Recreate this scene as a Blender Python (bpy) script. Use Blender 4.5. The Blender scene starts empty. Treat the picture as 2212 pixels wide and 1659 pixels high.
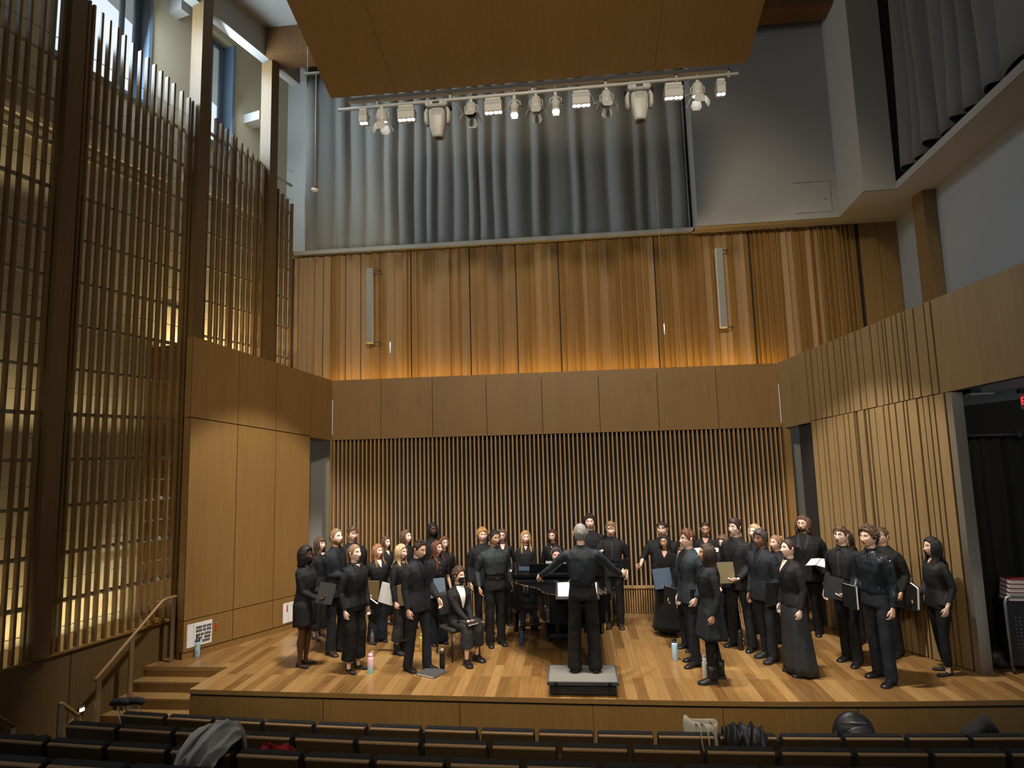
import bpy, bmesh, math, random
from mathutils import Vector, Matrix, Euler, noise
from mathutils.bvhtree import BVHTree

PI = math.pi
rnd = random.Random(7)
scene = bpy.context.scene
COL = scene.collection

# ------------------------------------------------------------------ camera
cam_data = bpy.data.cameras.new('camera')
cam = bpy.data.objects.new('camera', cam_data)
COL.objects.link(cam)
scene.camera = cam
cam_data.sensor_width = 36.0
cam_data.lens = 1300.0 / 2212.0 * 36.0
cam_data.clip_start = 0.05
cam_data.clip_end = 200


def camera_rotation(pitch, roll, yaw):
    cy, sy = math.cos(yaw), math.sin(yaw)
    cp, sp = math.cos(pitch), math.sin(pitch)
    cr, sr = math.cos(roll), math.sin(roll)
    ry = Matrix(((cy, -sy, 0), (sy, cy, 0), (0, 0, 1)))
    b = Matrix(((1, 0, 0), (0, 0, -1), (0, 1, 0)))
    rp = Matrix(((1, 0, 0), (0, cp, sp), (0, -sp, cp)))
    rr = Matrix(((cr, -sr, 0), (sr, cr, 0), (0, 0, 1)))
    m = rr @ rp @ b @ ry
    return Matrix((m[0], -m[1], -m[2])).transposed()


cam.matrix_world = Matrix.Translation((0, 0, 2.85)) @ camera_rotation(
    math.radians(6.5507), math.radians(-1.5115), math.radians(-5.5678)).to_4x4()

# ------------------------------------------------------------------ view, world
scene.view_settings.view_transform = 'Standard'
scene.view_settings.look = 'None'
scene.view_settings.exposure = 0.0
scene.view_settings.gamma = 1.0
scene.view_settings.use_curve_mapping = False
scene.cycles.use_denoising = True
scene.cycles.max_bounces = 6
scene.cycles.diffuse_bounces = 4
scene.cycles.glossy_bounces = 3
scene.cycles.transmission_bounces = 4
scene.cycles.sample_clamp_indirect = 4.0
scene.cycles.caustics_reflective = False
scene.cycles.caustics_refractive = False

world = bpy.data.worlds.new('overcast_sky')
scene.world = world
world.use_nodes = True
wb = world.node_tree.nodes['Background']
wb.inputs[0].default_value = (0.80, 0.90, 1.0, 1)
wb.inputs[1].default_value = 1.1


def lamp(name, kind, loc, target, power, color, size=0.1, size_y=None, angle=60, blend=0.3, parent=None):
    d = bpy.data.lights.new(name, kind)
    d.energy = power
    d.color = color
    if kind == 'AREA':
        d.shape = 'RECTANGLE'
        d.size = size
        d.size_y = size_y or size
    else:
        d.shadow_soft_size = size
    if kind == 'SPOT':
        d.spot_size = math.radians(angle)
        d.spot_blend = blend
    o = bpy.data.objects.new(name, d)
    COL.objects.link(o)
    o.location = loc
    dirv = Vector(target) - Vector(loc)
    o.rotation_euler = dirv.to_track_quat('-Z', 'Y').to_euler()
    if parent is not None:
        o.parent = parent
        o.matrix_parent_inverse = parent.matrix_world.inverted()
    return o


# added warm fill from one unseen area lamp over the seats
lamp('house_fill_light', 'AREA', (-0.6, 1.2, 10.3), (-0.6, 9.6, 2.6), 50, (1.0, 0.80, 0.52), 6, 3)
# front-of-house spotlights high at the back of the hall; the canopy cuts their beam
for fx in (-2.6, 1.8):
    lamp('front_of_house_light', 'SPOT', (fx, -4.5, 9.7), (-0.4 + fx * .25, 10.8, 3.3), 2500, (1.0, 0.84, 0.60), .5, angle=50, blend=.5)
lamp('rear_fill_light', 'AREA', (-1, -6.5, 6.5), (1, 8, 4.5), 30, (0.78, 0.90, 1.0), 6, 3)  # added bluish fill; the rear wall has no window
lamp('window_daylight', 'AREA', (-6.62, 7.9, 9.7), (1.0, 10.8, 8.0), 105, (0.70, 0.86, 1.0), 1.3, 1.6)
lamp('window_daylight', 'AREA', (-6.15, 9.75, 9.7), (1.0, 11.2, 8.4), 62, (0.70, 0.86, 1.0), 0.9, 1.6)
# amber cove strip hidden behind the fascia of the back wall
lamp('cove_light', 'AREA', (-0.4, 10.98, 4.20), (-0.4, 11.08, 6.5), 46, (1.0, 0.60, 0.13), 8.6, 0.06)
# wall washers: thin strips in the gap behind the slatted screen, shining up at the cream wall


def strip(y, z, off, length, power, color):
    sd = Vector((0.2756, 1, 0)).normalized()
    sn = Vector((sd.y, -sd.x, 0))
    o = lamp('washer_fill_light', 'AREA', (0, 0, 0), (0, 0, 1), power, color, 0.06, length)
    zax = -(Vector((0, 0, 1)) * .96 - sn * .28).normalized()
    xax = sd.cross(zax).normalized()
    m = Matrix((xax, sd, zax)).transposed().to_4x4()
    o.matrix_world = Matrix.Translation(Vector((-6.1 + (y - 8.5) * .2756, y, z)) + sn * off) @ m


strip(6.6, 0.60, -.42, 3.9, 24, (1.0, 0.80, 0.42))
strip(9.9, 4.55, -.35, 1.9, 32, (1.0, 0.76, 0.40))
strip(6.9, 3.40, -.36, 3.4, 7, (1.0, 0.82, 0.48))  # added mid-height strip, spreads the glow up the wall
strip(5.4, 6.60, -.36, 4.0, 5, (1.0, 0.82, 0.50))  # added upper strip, fills the top of the wall with light

# ------------------------------------------------------------------ object helpers


def tag(o, label=None, cat=None, group=None, kind=None):
    if label:
        o['label'] = label
    if cat:
        o['category'] = cat
    if group:
        o['group'] = group
    if kind:
        o['kind'] = kind
    return o


def empty(name, loc=(0, 0, 0), rz=0.0, label=None, cat=None, group=None):
    o = bpy.data.objects.new(name, None)
    COL.objects.link(o)
    o.empty_display_size = 0.1
    o.matrix_world = Matrix.Translation(loc) @ Matrix.Rotation(rz, 4, 'Z')
    return tag(o, label, cat, group)


def copy_tree(o, parent=None):
    c = o.copy()
    COL.objects.link(c)
    if parent is not None:
        c.parent = parent
    for ch in list(o.children):
        copy_tree(ch, c)
    return c


class MB:
    """collects shapes; build() links them as one mesh object"""

    def __init__(self):
        self.v, self.f, self.s, self.m = [], [], [], []
        self.mi = 0
        self.xf = None

    def add(self, vs, fs, smooth=False):
        n = len(self.v)
        if self.xf is not None:
            vs = [self.xf @ Vector(p) for p in vs]
        self.v += [tuple(p) for p in vs]
        for f in fs:
            self.f.append([n + i for i in f])
            self.s.append(smooth)
            self.m.append(self.mi)
        return self

    def box(self, c, size, rot=None, bevel=0.0):
        x, y, z = (s / 2 for s in size)
        if bevel > 0:
            b = min(bevel, x * .9, y * .9, z * .9)
            vs = []
            for sx in (-1, 1):
                for sy in (-1, 1):
                    for sz in (-1, 1):
                        vs += [(sx * (x - b), sy * (y - b), sz * z), (sx * (x - b), sy * y, sz * (z - b)),
                               (sx * x, sy * (y - b), sz * (z - b))]
            bmx = bmesh.new()
            for p in vs:
                bmx.verts.new(p)
            bmesh.ops.convex_hull(bmx, input=bmx.verts)
            bmx.verts.index_update()
            vs = [v.co.copy() for v in bmx.verts]
            fs = [[v.index for v in f.verts] for f in bmx.faces]
            bmx.free()
        else:
            vs = [Vector((sx * x, sy * y, sz * z)) for sx in (-1, 1) for sy in (-1, 1) for sz in (-1, 1)]
            fs = [(0, 1, 3, 2), (4, 6, 7, 5), (0, 4, 5, 1), (2, 3, 7, 6), (0, 2, 6, 4), (1, 5, 7, 3)]
        if rot is not None:
            R = rot if isinstance(rot, Matrix) else Euler(rot).to_matrix()
            vs = [R @ Vector(p) for p in vs]
        c = Vector(c)
        return self.add([c + Vector(p) for p in vs], fs)

    def hexa(self, bottom, top):
        """four bottom corners and four top corners"""
        return self.add(list(bottom) + list(top), [(3, 2, 1, 0), (4, 5, 6, 7), (0, 1, 5, 4), (1, 2, 6, 5), (2, 3, 7, 6), (3, 0, 4, 7)])

    def prism(self, poly, z0, z1):
        n = len(poly)
        vs = [(p[0], p[1], z0) for p in poly] + [(p[0], p[1], z1) for p in poly]
        fs = [list(range(n))[::-1], list(range(n, 2 * n))] + [(i, (i + 1) % n, n + (i + 1) % n, n + i) for i in range(n)]
        return self.add(vs, fs)

    def quad(self, a, b, c, d):
        return self.add([a, b, c, d], [(0, 1, 2, 3)])

    def rings(self, rings, closed=True, caps=True, smooth=True):
        """list of rings (equal length) of points"""
        n = len(rings[0])
        vs = [p for r in rings for p in r]
        fs = []
        m = n if closed else n - 1
        for k in range(len(rings) - 1):
            for i in range(m):
                j = (i + 1) % n
                fs.append((k * n + i, k * n + j, (k + 1) * n + j, (k + 1) * n + i))
        if caps and closed:
            fs.append(list(range(n))[::-1])
            fs.append([(len(rings) - 1) * n + i for i in range(n)])
        return self.add(vs, fs, smooth)

    def tube(self, pts, radii, n=8, caps=True, flat=None, smooth=True):
        """tube along points; flat=(ratio, axis) squashes across axis"""
        pts = [Vector(p) for p in pts]
        if not hasattr(radii, '__len__'):
            radii = [radii] * len(pts)
        rings = []
        up = None
        for i, p in enumerate(pts):
            a = pts[max(i - 1, 0)]
            b = pts[min(i + 1, len(pts) - 1)]
            t = (b - a)
            t = t.normalized() if t.length > 1e-9 else Vector((0, 0, 1))
            if up is None:
                up = Vector((0, 1, 0)) if abs(t.y) < .9 else Vector((1, 0, 0))
            u = (up - t * up.dot(t))
            u = u.normalized() if u.length > 1e-6 else t.orthogonal().normalized()
            up = u
            w = t.cross(u)
            r = radii[i]
            ra, rb = (r if hasattr(r, '__len__') else (r, r))
            rings.append([p + u * (rb * math.sin(2 * PI * k / n)) + w * (ra * math.cos(2 * PI * k / n)) for k in range(n)])
        return self.rings(rings, True, caps, smooth)

    def cyl(self, a, b, r, n=16, r2=None, smooth=True):
        return self.tube([a, b], [r, r if r2 is None else r2], n, True, None, smooth)

    def lathe(self, prof, c=(0, 0, 0), n=20, smooth=True, axis='Z'):
        c = Vector(c)
        rings = []
        for r, z in prof:
            ring = []
            for k in range(n):
                a = 2 * PI * k / n
                p = Vector((r * math.cos(a), r * math.sin(a), z))
                if axis == 'Y':
                    p = Vector((p.x, p.z, -p.y))
                ring.append(c + p)
            rings.append(ring)
        return self.rings(rings, True, True, smooth)

    def ball(self, c, r, n=12, m=8, rot=None):
        rx, ry, rz = r if hasattr(r, '__len__') else (r, r, r)
        c = Vector(c)
        rings = []
        for j in range(m + 1):
            th = PI * (j + .02) / (m + .04) if 0 else PI * j / m
            th = min(max(th, .03), PI - .03)
            ring = []
            for k in range(n):
                a = 2 * PI * k / n
                p = Vector((rx * math.sin(th) * math.cos(a), ry * math.sin(th) * math.sin(a), -rz * math.cos(th)))
                if rot is not None:
                    p = rot @ p
                ring.append(c + p)
            rings.append(ring)
        return self.rings(rings, True, True, True)

    def mesh(self, name):
        me = bpy.data.meshes.new(name)
        me.from_pydata(self.v, [], self.f)
        me.polygons.foreach_set('use_smooth', self.s)
        me.polygons.foreach_set('material_index', self.m)
        me.update()
        return me

    def build(self, name, mat, parent=None, loc=None):
        me = self.mesh(name)
        for m in (mat if isinstance(mat, (list, tuple)) else [mat]):
            me.materials.append(m)
        o = bpy.data.objects.new(name, me)
        COL.objects.link(o)
        if parent is not None:
            o.parent = parent
        if loc is not None:
            o.location = loc
        return o


def struct(name, mb, mat, parent=None):
    o = mb.build(name, mat, parent)
    if parent is None:
        o['kind'] = 'structure'
    return o


# ------------------------------------------------------------------ materials
MATS = {}


def mat(name, color, rough=0.5, metal=0.0, spec=0.5, sheen=0.0, coat=0.0, emit=None, estr=0.0, trans=0.0, bump=None):
    if name in MATS:
        return MATS[name]
    m = bpy.data.materials.new(name)
    m.use_nodes = True
    nt = m.node_tree
    b = nt.nodes['Principled BSDF']
    b.inputs['Base Color'].default_value = (*color, 1)
    b.inputs['Roughness'].default_value = rough
    b.inputs['Metallic'].default_value = metal
    b.inputs['Specular IOR Level'].default_value = spec
    b.inputs['Sheen Weight'].default_value = sheen
    b.inputs['Coat Weight'].default_value = coat
    b.inputs['Transmission Weight'].default_value = trans
    if emit:
        b.inputs['Emission Color'].default_value = (*emit, 1)
        b.inputs['Emission Strength'].default_value = estr
    if bump:
        sc, st = bump
        tc = nt.nodes.new('ShaderNodeTexCoord')
        no = nt.nodes.new('ShaderNodeTexNoise')
        no.inputs['Scale'].default_value = sc
        no.inputs['Detail'].default_value = 3
        bp = nt.nodes.new('ShaderNodeBump')
        bp.inputs['Strength'].default_value = st
        bp.inputs['Distance'].default_value = 0.02
        nt.links.new(tc.outputs['Object'], no.inputs['Vector'])
        nt.links.new(no.outputs['Fac'], bp.inputs['Height'])
        nt.links.new(bp.outputs['Normal'], b.inputs['Normal'])
    MATS[name] = m
    return m


def wood(name, c1, c2, rough=0.45, grain=(26, 26, 1.2), spec=0.4, coat=0.0):
    """veneer with fine grain stretched along Z"""
    m = mat(name, c1, rough, spec=spec, coat=coat)
    nt = m.node_tree
    b = nt.nodes['Principled BSDF']
    tc = nt.nodes.new('ShaderNodeTexCoord')
    mp = nt.nodes.new('ShaderNodeMapping')
    mp.inputs['Scale'].default_value = grain
    n1 = nt.nodes.new('ShaderNodeTexNoise')
    n1.inputs['Scale'].default_value = 1.0
    n1.inputs['Detail'].default_value = 5
    n1.inputs['Roughness'].default_value = 0.65
    mp2 = nt.nodes.new('ShaderNodeMapping')
    mp2.inputs['Scale'].default_value = tuple(g * 0.09 for g in grain)
    n2 = nt.nodes.new('ShaderNodeTexNoise')
    n2.inputs['Scale'].default_value = 1.0
    n2.inputs['Detail'].default_value = 2
    mx = nt.nodes.new('ShaderNodeMath')
    mx.operation = 'MULTIPLY_ADD'
    mx.inputs[1].default_value = 0.35
    mx2 = nt.nodes.new('ShaderNodeMath')
    mx2.operation = 'MULTIPLY'
    mx2.inputs[1].default_value = 0.65
    rp = nt.nodes.new('ShaderNodeValToRGB')
    rp.color_ramp.elements[0].position = 0.32
    rp.color_ramp.elements[0].color = (*c2, 1)
    rp.color_ramp.elements[1].position = 0.66
    rp.color_ramp.elements[1].color = (*c1, 1)
    L = nt.links.new
    L(tc.outputs['Object'], mp.inputs['Vector'])
    L(tc.outputs['Object'], mp2.inputs['Vector'])
    L(mp.outputs['Vector'], n1.inputs['Vector'])
    L(mp2.outputs['Vector'], n2.inputs['Vector'])
    L(n1.outputs['Fac'], mx2.inputs[0])
    L(n2.outputs['Fac'], mx.inputs[0])
    L(mx2.outputs[0], mx.inputs[2])
    L(mx.outputs[0], rp.inputs['Fac'])
    L(rp.outputs['Color'], b.inputs['Base Color'])
    return m


def plank_floor():
    m = mat('oak_planks', (0.4, 0.22, 0.09), 0.24, spec=0.5)
    nt = m.node_tree
    b = nt.nodes['Principled BSDF']
    L = nt.links.new
    tc = nt.nodes.new('ShaderNodeTexCoord')
    mp = nt.nodes.new('ShaderNodeMapping')
    mp.inputs['Rotation'].default_value = (0, 0, math.radians(90))
    br = nt.nodes.new('ShaderNodeTexBrick')
    br.offset = 0.37
    br.offset_frequency = 3
    br.inputs['Color1'].default_value = (0, 0, 0, 1)
    br.inputs['Color2'].default_value = (1, 1, 1, 1)
    br.inputs['Mortar'].default_value = (0.02, 0.02, 0.02, 1)
    br.inputs['Scale'].default_value = 1.0
    br.inputs['Mortar Size'].default_value = 0.0012
    br.inputs['Brick Width'].default_value = 1.15
    br.inputs['Row Height'].default_value = 0.128
    L(tc.outputs['Object'], mp.inputs['Vector'])
    L(mp.outputs['Vector'], br.inputs['Vector'])
    mg = nt.nodes.new('ShaderNodeMapping')
    mg.inputs['Scale'].default_value = (38, 2.2, 1)
    ad = nt.nodes.new('ShaderNodeVectorMath')
    ad.operation = 'ADD'
    L(tc.outputs['Object'], mg.inputs['Vector'])
    L(mg.outputs['Vector'], ad.inputs[0])
    sc = nt.nodes.new('ShaderNodeVectorMath')
    sc.operation = 'SCALE'
    sc.inputs['Scale'].default_value = 37.0
    L(br.outputs['Color'], sc.inputs[0])
    L(sc.outputs['Vector'], ad.inputs[1])
    n1 = nt.nodes.new('ShaderNodeTexNoise')
    n1.inputs['Scale'].default_value = 1.0
    n1.inputs['Detail'].default_value = 5
    n1.inputs['Roughness'].default_value = 0.6
    n1.inputs['Distortion'].default_value = 0.6
    L(ad.outputs['Vector'], n1.inputs['Vector'])
    ma = nt.nodes.new('ShaderNodeMath')
    ma.operation = 'MULTIPLY_ADD'
    ma.inputs[1].default_value = 0.55
    mb_ = nt.nodes.new('ShaderNodeMath')
    mb_.operation = 'MULTIPLY'
    mb_.inputs[1].default_value = 0.48
    L(br.outputs['Color'], mb_.inputs[0])
    L(n1.outputs['Fac'], ma.inputs[0])
    L(mb_.outputs[0], ma.inputs[2])
    rp = nt.nodes.new('ShaderNodeValToRGB')
    e = rp.color_ramp.elements
    e[0].position = 0.18
    e[0].color = (0.105, 0.050, 0.015, 1)
    e[1].position = 0.92
    e[1].color = (0.37, 0.225, 0.085, 1)
    e2 = rp.color_ramp.elements.new(0.5)
    e2.color = (0.235, 0.127, 0.042, 1)
    L(ma.outputs[0], rp.inputs['Fac'])
    mm = nt.nodes.new('ShaderNodeMix')
    mm.data_type = 'RGBA'
    mm.inputs['B'].default_value = (0.09, 0.04, 0.015, 1)
    L(br.outputs['Fac'], mm.inputs['Factor'])
    L(rp.outputs['Color'], mm.inputs['A'])
    L(mm.outputs['Result'], b.inputs['Base Color'])
    return m


OAK = wood('oak_veneer', (0.265, 0.150, 0.047), (0.205, 0.112, 0.034))
OAK_UP = wood('oak_ribbed_panelling', (0.300, 0.172, 0.054), (0.205, 0.110, 0.033), 0.5)
OAK_PALE = wood('pale_oak_slat', (0.42, 0.265, 0.125), (0.31, 0.185, 0.082), 0.5)
OAK_DARK = wood('stained_oak', (0.175, 0.085, 0.029), (0.12, 0.056, 0.018), 0.5)
OAK_RAIL = wood('handrail_oak', (0.30, 0.175, 0.062), (0.23, 0.128, 0.043), 0.35, (60, 3, 60))
OAK_CANOPY = wood('canopy_oak', (0.285, 0.155, 0.046), (0.225, 0.118, 0.033), 0.5, (34, 1.2, 8))
PLANKS = plank_floor()
GAP = mat('dark_reveal', (0.012, 0.009, 0.007), 0.8)
BLACKBACK = mat('black_backing', (0.010, 0.010, 0.011), 0.9)
PLASTER = mat('white_plaster', (0.37, 0.365, 0.34), 0.85, bump=(60, 0.03))
PLASTER_GREY = mat('grey_plaster', (0.42, 0.42, 0.40), 0.85)
CREAM = mat('cream_wall', (0.60, 0.53, 0.37), 0.8)
CARPET = mat('dark_carpet', (0.03, 0.028, 0.026), 0.95, bump=(300, 0.3))
STEEL = mat('brushed_steel', (0.55, 0.53, 0.50), 0.35, 1.0)
ALU = mat('white_aluminium', (0.75, 0.74, 0.70), 0.4, 0.3)
WINFRAME = mat('window_frame_daylit_blue', (0.16, 0.22, 0.30), 0.4)  # blue of the daylight on the reveals is put into this colour
GLASS = mat('window_glass', (1, 1, 1), 0.0, trans=1.0)
MATTE_BLACK = mat('matte_black', (0.014, 0.014, 0.015), 0.6)
SATIN_BLACK = mat('satin_black', (0.012, 0.012, 0.013), 0.3)
WHITE_PAINT = mat('white_paint', (0.44, 0.435, 0.42), 0.4)
GREY_MET = mat('grey_metal', (0.30, 0.30, 0.30), 0.4, 0.8)
BRASS = mat('brass', (0.80, 0.52, 0.18), 0.22, 1.0)
PAPER = mat('paper', (0.86, 0.85, 0.82), 0.8)
# ================================================================== THE HALL
CEIL = 11.1
HOUSE = -0.70


def lerp(a, b, t):
    return a + (b - a) * t


def on(a, b, t):
    return (lerp(a[0], b[0], t), lerp(a[1], b[1], t))


# left splayed wall, right splayed wall, as plan lines
LA, LB = (-5.72, 8.558), (-4.43, 10.81)
RA, RB = (3.60, 10.81), (4.866, 8.355)
LDIR = Vector((LB[0] - LA[0], LB[1] - LA[1], 0)).normalized()
LNOR = Vector((LDIR.y, -LDIR.x, 0))            # towards the stage
RDIR = Vector((RB[0] - RA[0], RB[1] - RA[1], 0)).normalized()
RNOR = Vector((RDIR.y, -RDIR.x, 0))            # towards the stage
LLEN = math.hypot(LB[0] - LA[0], LB[1] - LA[1])


def LP(s, z, off=0.0):
    """point on the left splayed wall: s metres from its near edge"""
    return Vector((LA[0], LA[1], z)) + LDIR * s + LNOR * off


def RP(s, z, off=0.0):
    return Vector((RA[0], RA[1], z)) + RDIR * s + RNOR * off


def ltop(s):
    return 4.76 - s * (4.76 - 4.289) / LLEN


def ljoint(s):
    return 3.518 - s * (3.518 - 3.187) / LLEN


def rtop(s):
    return 4.291 + s * 0.1645


def rbot(s):
    return 3.171 + s * 0.1155


def wall_slab(mb, P, s0, s1, z00, z01, z10, z11, t0=0.0, t1=-0.05):
    """slab between stations s0, s1 of a splayed wall; z at (s0 low, s0 high, s1 low, s1 high)"""
    mb.hexa([P(s0, z00, t0), P(s1, z10, t0), P(s1, z10, t1), P(s0, z00, t1)],
            [P(s0, z01, t0), P(s1, z11, t0), P(s1, z11, t1), P(s0, z01, t1)])


# ---- stage floor with its nosing, recessed black reveal and front wall
front = [(-4.92, 7.52), (-3.6, 7.475), (-2.4, 7.44), (-1.2, 7.41), (0.0, 7.385), (1.2, 7.37), (2.2, 7.375), (3.4, 7.42), (4.84, 7.51), (6.6, 7.66)]
poly = [(-4.88, 8.31)] + front + [(8.2, 7.75), (8.2, 12.2), (-6.4, 12.2), (-6.4, 8.31)]
mb = MB()
mb.prism(poly, -0.055, 0.0)
mb.m = [0, 0] + [1] * (len(mb.f) - 2)
struct('floor_stage', mb, [PLANKS, OAK_RAIL])


def inset(pts, d):
    return [(x, y + d) for x, y in pts]


mb = MB()
mb.prism([(-4.87, 8.32)] + inset(front, 0.03) + [(8.2, 7.8), (8.2, 8.4)], -0.088, -0.056)
mb.mi = 1
mb.prism([(-4.90, 8.32)] + inset(front, 0.012) + [(8.2, 7.77), (8.2, 8.4)], HOUSE, -0.088)
for x, y in ((-3.15, 7.46), (-1.45, 7.415), (0.12, 7.383), (1.58, 7.37), (3.05, 7.40)):
    mb.mi = 0
    mb.box((x, y + .012, (HOUSE - .073) / 2), (.006, .006, -.073 - HOUSE))
struct('wall_stage_front', mb, [GAP, OAK])

# ---- steps at the left of the stage
mb = MB()
for k, (z, yf) in enumerate(((-0.14, 8.13), (-0.28, 7.93), (-0.42, 7.73), (-0.56, 7.53))):
    y1 = 8.31 if k == 0 else (8.13, 7.93, 7.73)[k - 1]
    mb.prism([(-6.3, yf), (-4.93, yf), (-4.93, y1 + .02), (-6.3, y1 + .02)], z - .03, z)
    mb.mi = 1
    mb.prism([(-6.3, yf + .012), (-4.93, yf + .012), (-4.93, 8.33), (-6.3, 8.33)], HOUSE, z - .031)
    mb.mi = 0
mb.mi = 1
mb.prism([(-6.35, 8.32), (-4.90, 8.32), (-4.90, 8.36), (-6.35, 8.36)], HOUSE, -.056)
struct('floor_steps', mb, [OAK_RAIL, OAK])

# ---- house floor: level strip, then tiers under the seats
mb = MB()
mb.prism([(-9, 5.55), (9, 5.55), (9, 8.3), (-9, 8.3)], HOUSE - .1, HOUSE)
for y0, y1, z in ((4.7, 5.55, -.40), (3.85, 4.7, -.12), (2.95, 3.85, .14), (-7, 2.95, .42)):
    mb.prism([(-9, y0), (9, y0), (9, y1), (-9, y1)], HOUSE - .1, z)
struct('floor_house', mb, CARPET)

# ---- back wall: fascia of eight panels over black slatted wall over a low grille
wb_ = MB()
wb_.box((-0.415, 11.04, 1.6), (8.03, 0.16, 3.2))
wall_back = struct('wall_back', wb_, BLACKBACK)
mb = MB()
seams = [-4.43, -3.50, -2.53, -1.53, -0.52, 0.50, 1.53, 2.55, 3.60]
for a, b in zip(seams, seams[1:]):
    mb.box(((a + b) / 2, 10.835, (4.288 + 3.175) / 2), (b - a - .009, .05, 4.288 - 3.175))
mb.mi = 1
mb.box((-0.415, 10.87, 3.70), (8.0, .03, 1.0))
mb.mi = 0
mb.box((-0.415, 10.93, 3.19), (8.03, .16, .03))
struct('fascia', mb, [OAK, GAP], wall_back)
mb = MB()
n = 104
for k in range(n):
    x = -4.40 + k * (7.97 / (n - 1))
    mb.box((x, 10.875, 1.84), (0.027, 0.09, 2.66))
struct('slats', mb, OAK_PALE, wall_back)
mb = MB()
mb.box((-0.415, 10.86, 0.505), (8.03, .14, .025))
mb.box((-0.415, 10.84, 0.035), (8.03, .10, .07))
n = 196
for k in range(n):
    mb.box((-4.41 + k * (7.99 / (n - 1)), 10.83, 0.29), (0.021, 0.05, 0.41))
mb.mi = 1
mb.box((-0.415, 10.90, 0.27), (8.03, .05, .46))
struct('grille', mb, [OAK_PALE, OAK_DARK], wall_back)

# ribbed panelling above the fascia (set back, amber cove light at its foot)
mb = MB()
x = -5.40
r2 = random.Random(3)
big = [-4.86, -4.35, -4.03, -3.0, -1.93, -0.98, -0.10, 0.85, 1.68, 2.50, 3.42]
k = 0
while x < 5.30:
    w = r2.choice((.075, .105, .13, .155, .10))
    if x + w > 5.30:
        w = 5.30 - x
    d0, d1 = (0.0, 0.045) if r2.random() < .72 else (0.035, 0.0)
    if any(abs(x - b) < .07 for b in big):
        mb.mi = 1
        mb.box((x + .012, 11.235, 5.53), (.024, .02, 2.66))
        mb.mi = 0
        x += .024
        d0, d1 = 0, .05
    y = 11.2
    mb.hexa([(x, y + d0, 4.0), (x + w, y + d1, 4.0), (x + w, y + .09, 4.0), (x, y + .09, 4.0)],
            [(x, y + d0, 6.86), (x + w, y + d1, 6.86), (x + w, y + .09, 6.86), (x, y + .09, 6.86)])
    if r2.random() < .4:
        mb.box((x + w - .008, y - .008, 5.43), (.014, .03, 2.86))
    x += w
for a, b in ((5.345, 5.66), (5.668, 6.0)):
    mb.box(((a + b) / 2, 11.22, 5.43), (b - a, .06, 2.86))
mb.mi = 1
mb.box((5.32, 11.235, 5.43), (.03, .02, 2.86))
mb.box((0.3, 11.31, 5.43), (11.6, .02, 2.9))
struct('ribbed_panelling', mb, [OAK_UP, GAP], wall_back)
# white ledge below the big curtain, the recess behind it
mb = MB()
mb.hexa([(-5.50, 11.10, 6.865), (2.36, 11.10, 6.865), (2.36, 11.9, 6.865), (-5.50, 11.9, 6.865)],
        [(-5.50, 11.10, 6.945), (2.42, 11.10, 6.945), (2.42, 11.9, 6.945), (-5.50, 11.9, 6.945)])
mb.box((-2.2, 11.93, 9.0), (10.0, .06, 4.3))
struct('curtain_recess', mb, PLASTER, wall_back)
mb = MB()
mb.prism([(2.42, 11.9), (2.42, 10.86), (4.868, 10.834), (4.778, 9.73), (5.28, 9.735), (5.28, 11.9)], 6.865, CEIL)
struct('plaster_box', mb, PLASTER, wall_back)
mb = MB()
for z0, z1 in ((6.98, 6.984), (7.55, 7.554)):
    mb.box((4.45, 10.835, (z0 + z1) / 2), (.62, .008, .006))
mb.box((4.76, 10.833, 7.27), (.005, .008, .57))
mb.lathe([(.0, -.004), (.014, -.004), (.014, .004), (0, .004)], (4.66, 10.83, 7.22), 10, axis='Y')
struct('access_panel', mb, mat('shadow_line', (.16, .16, .15), .8), wall_back)

# ---- left splayed wall
wl = MB()
st = [0.0, .752, 1.437, 2.118]
wall_slab(wl, LP, 0.0, 2.118, 0.0, ljoint(0), 0, ljoint(2.118), -.03, -.10)
wall_slab(wl, LP, 0.0, LLEN, ljoint(0), ltop(0) - .02, ljoint(LLEN), ltop(LLEN) - .02, -.03, -.10)
wall_left = struct('wall_left_splay', wl, GAP)
mb = MB()
g = .005
for a, b in zip(st, st[1:]):
    wall_slab(mb, LP, a + g, b - g, 0.105, .538, .105, .538)
    wall_slab(mb, LP, a + g, b - g, .55, ljoint(a) - .007, .55, ljoint(b) - .007)
    wall_slab(mb, LP, a + g, b - g, ljoint(a) + .007, ltop(a), ljoint(b) + .007, ltop(b))
wall_slab(mb, LP, 2.118 + g, LLEN, ljoint(2.118) - .005, ltop(2.118), ljoint(LLEN), ltop(LLEN))
# soffit over the doorway
wall_slab(mb, LP, 2.118, LLEN, ljoint(2.118) - .02, ljoint(2.118), ljoint(LLEN) - .02, ljoint(LLEN), 0, -.5)
# return at the near edge
q = .17
for z0, z1 in ((.105, .538), (.55, ljoint(0) - .007), (ljoint(0) + .007, ltop(0))):
    a, b = LP(-.004, z0, -.02), LP(-.004, z0, -q - .02)
    c, d = LP(.03, z0, -q - .02), LP(.03, z0, -.055)
    up = Vector((0, 0, z1 - z0))
    mb.hexa([a, b, c, d], [a + up, b + up, c + up, d + up])
struct('wall_panel', mb, OAK, wall_left)
mb = MB()
wall_slab(mb, LP, -.0, 2.118, 0, .095, 0, .095, -.012, -.06)
a, b, c, d = LP(.008, 0, -.015), LP(.008, 0, -.2), LP(.04, 0, -.2), LP(.04, 0, -.06)
up = Vector((0, 0, .095))
mb.hexa([a, b, c, d], [a + up, b + up, c + up, d + up])
struct('baseboard_left', mb, OAK, wall_left)
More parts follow.
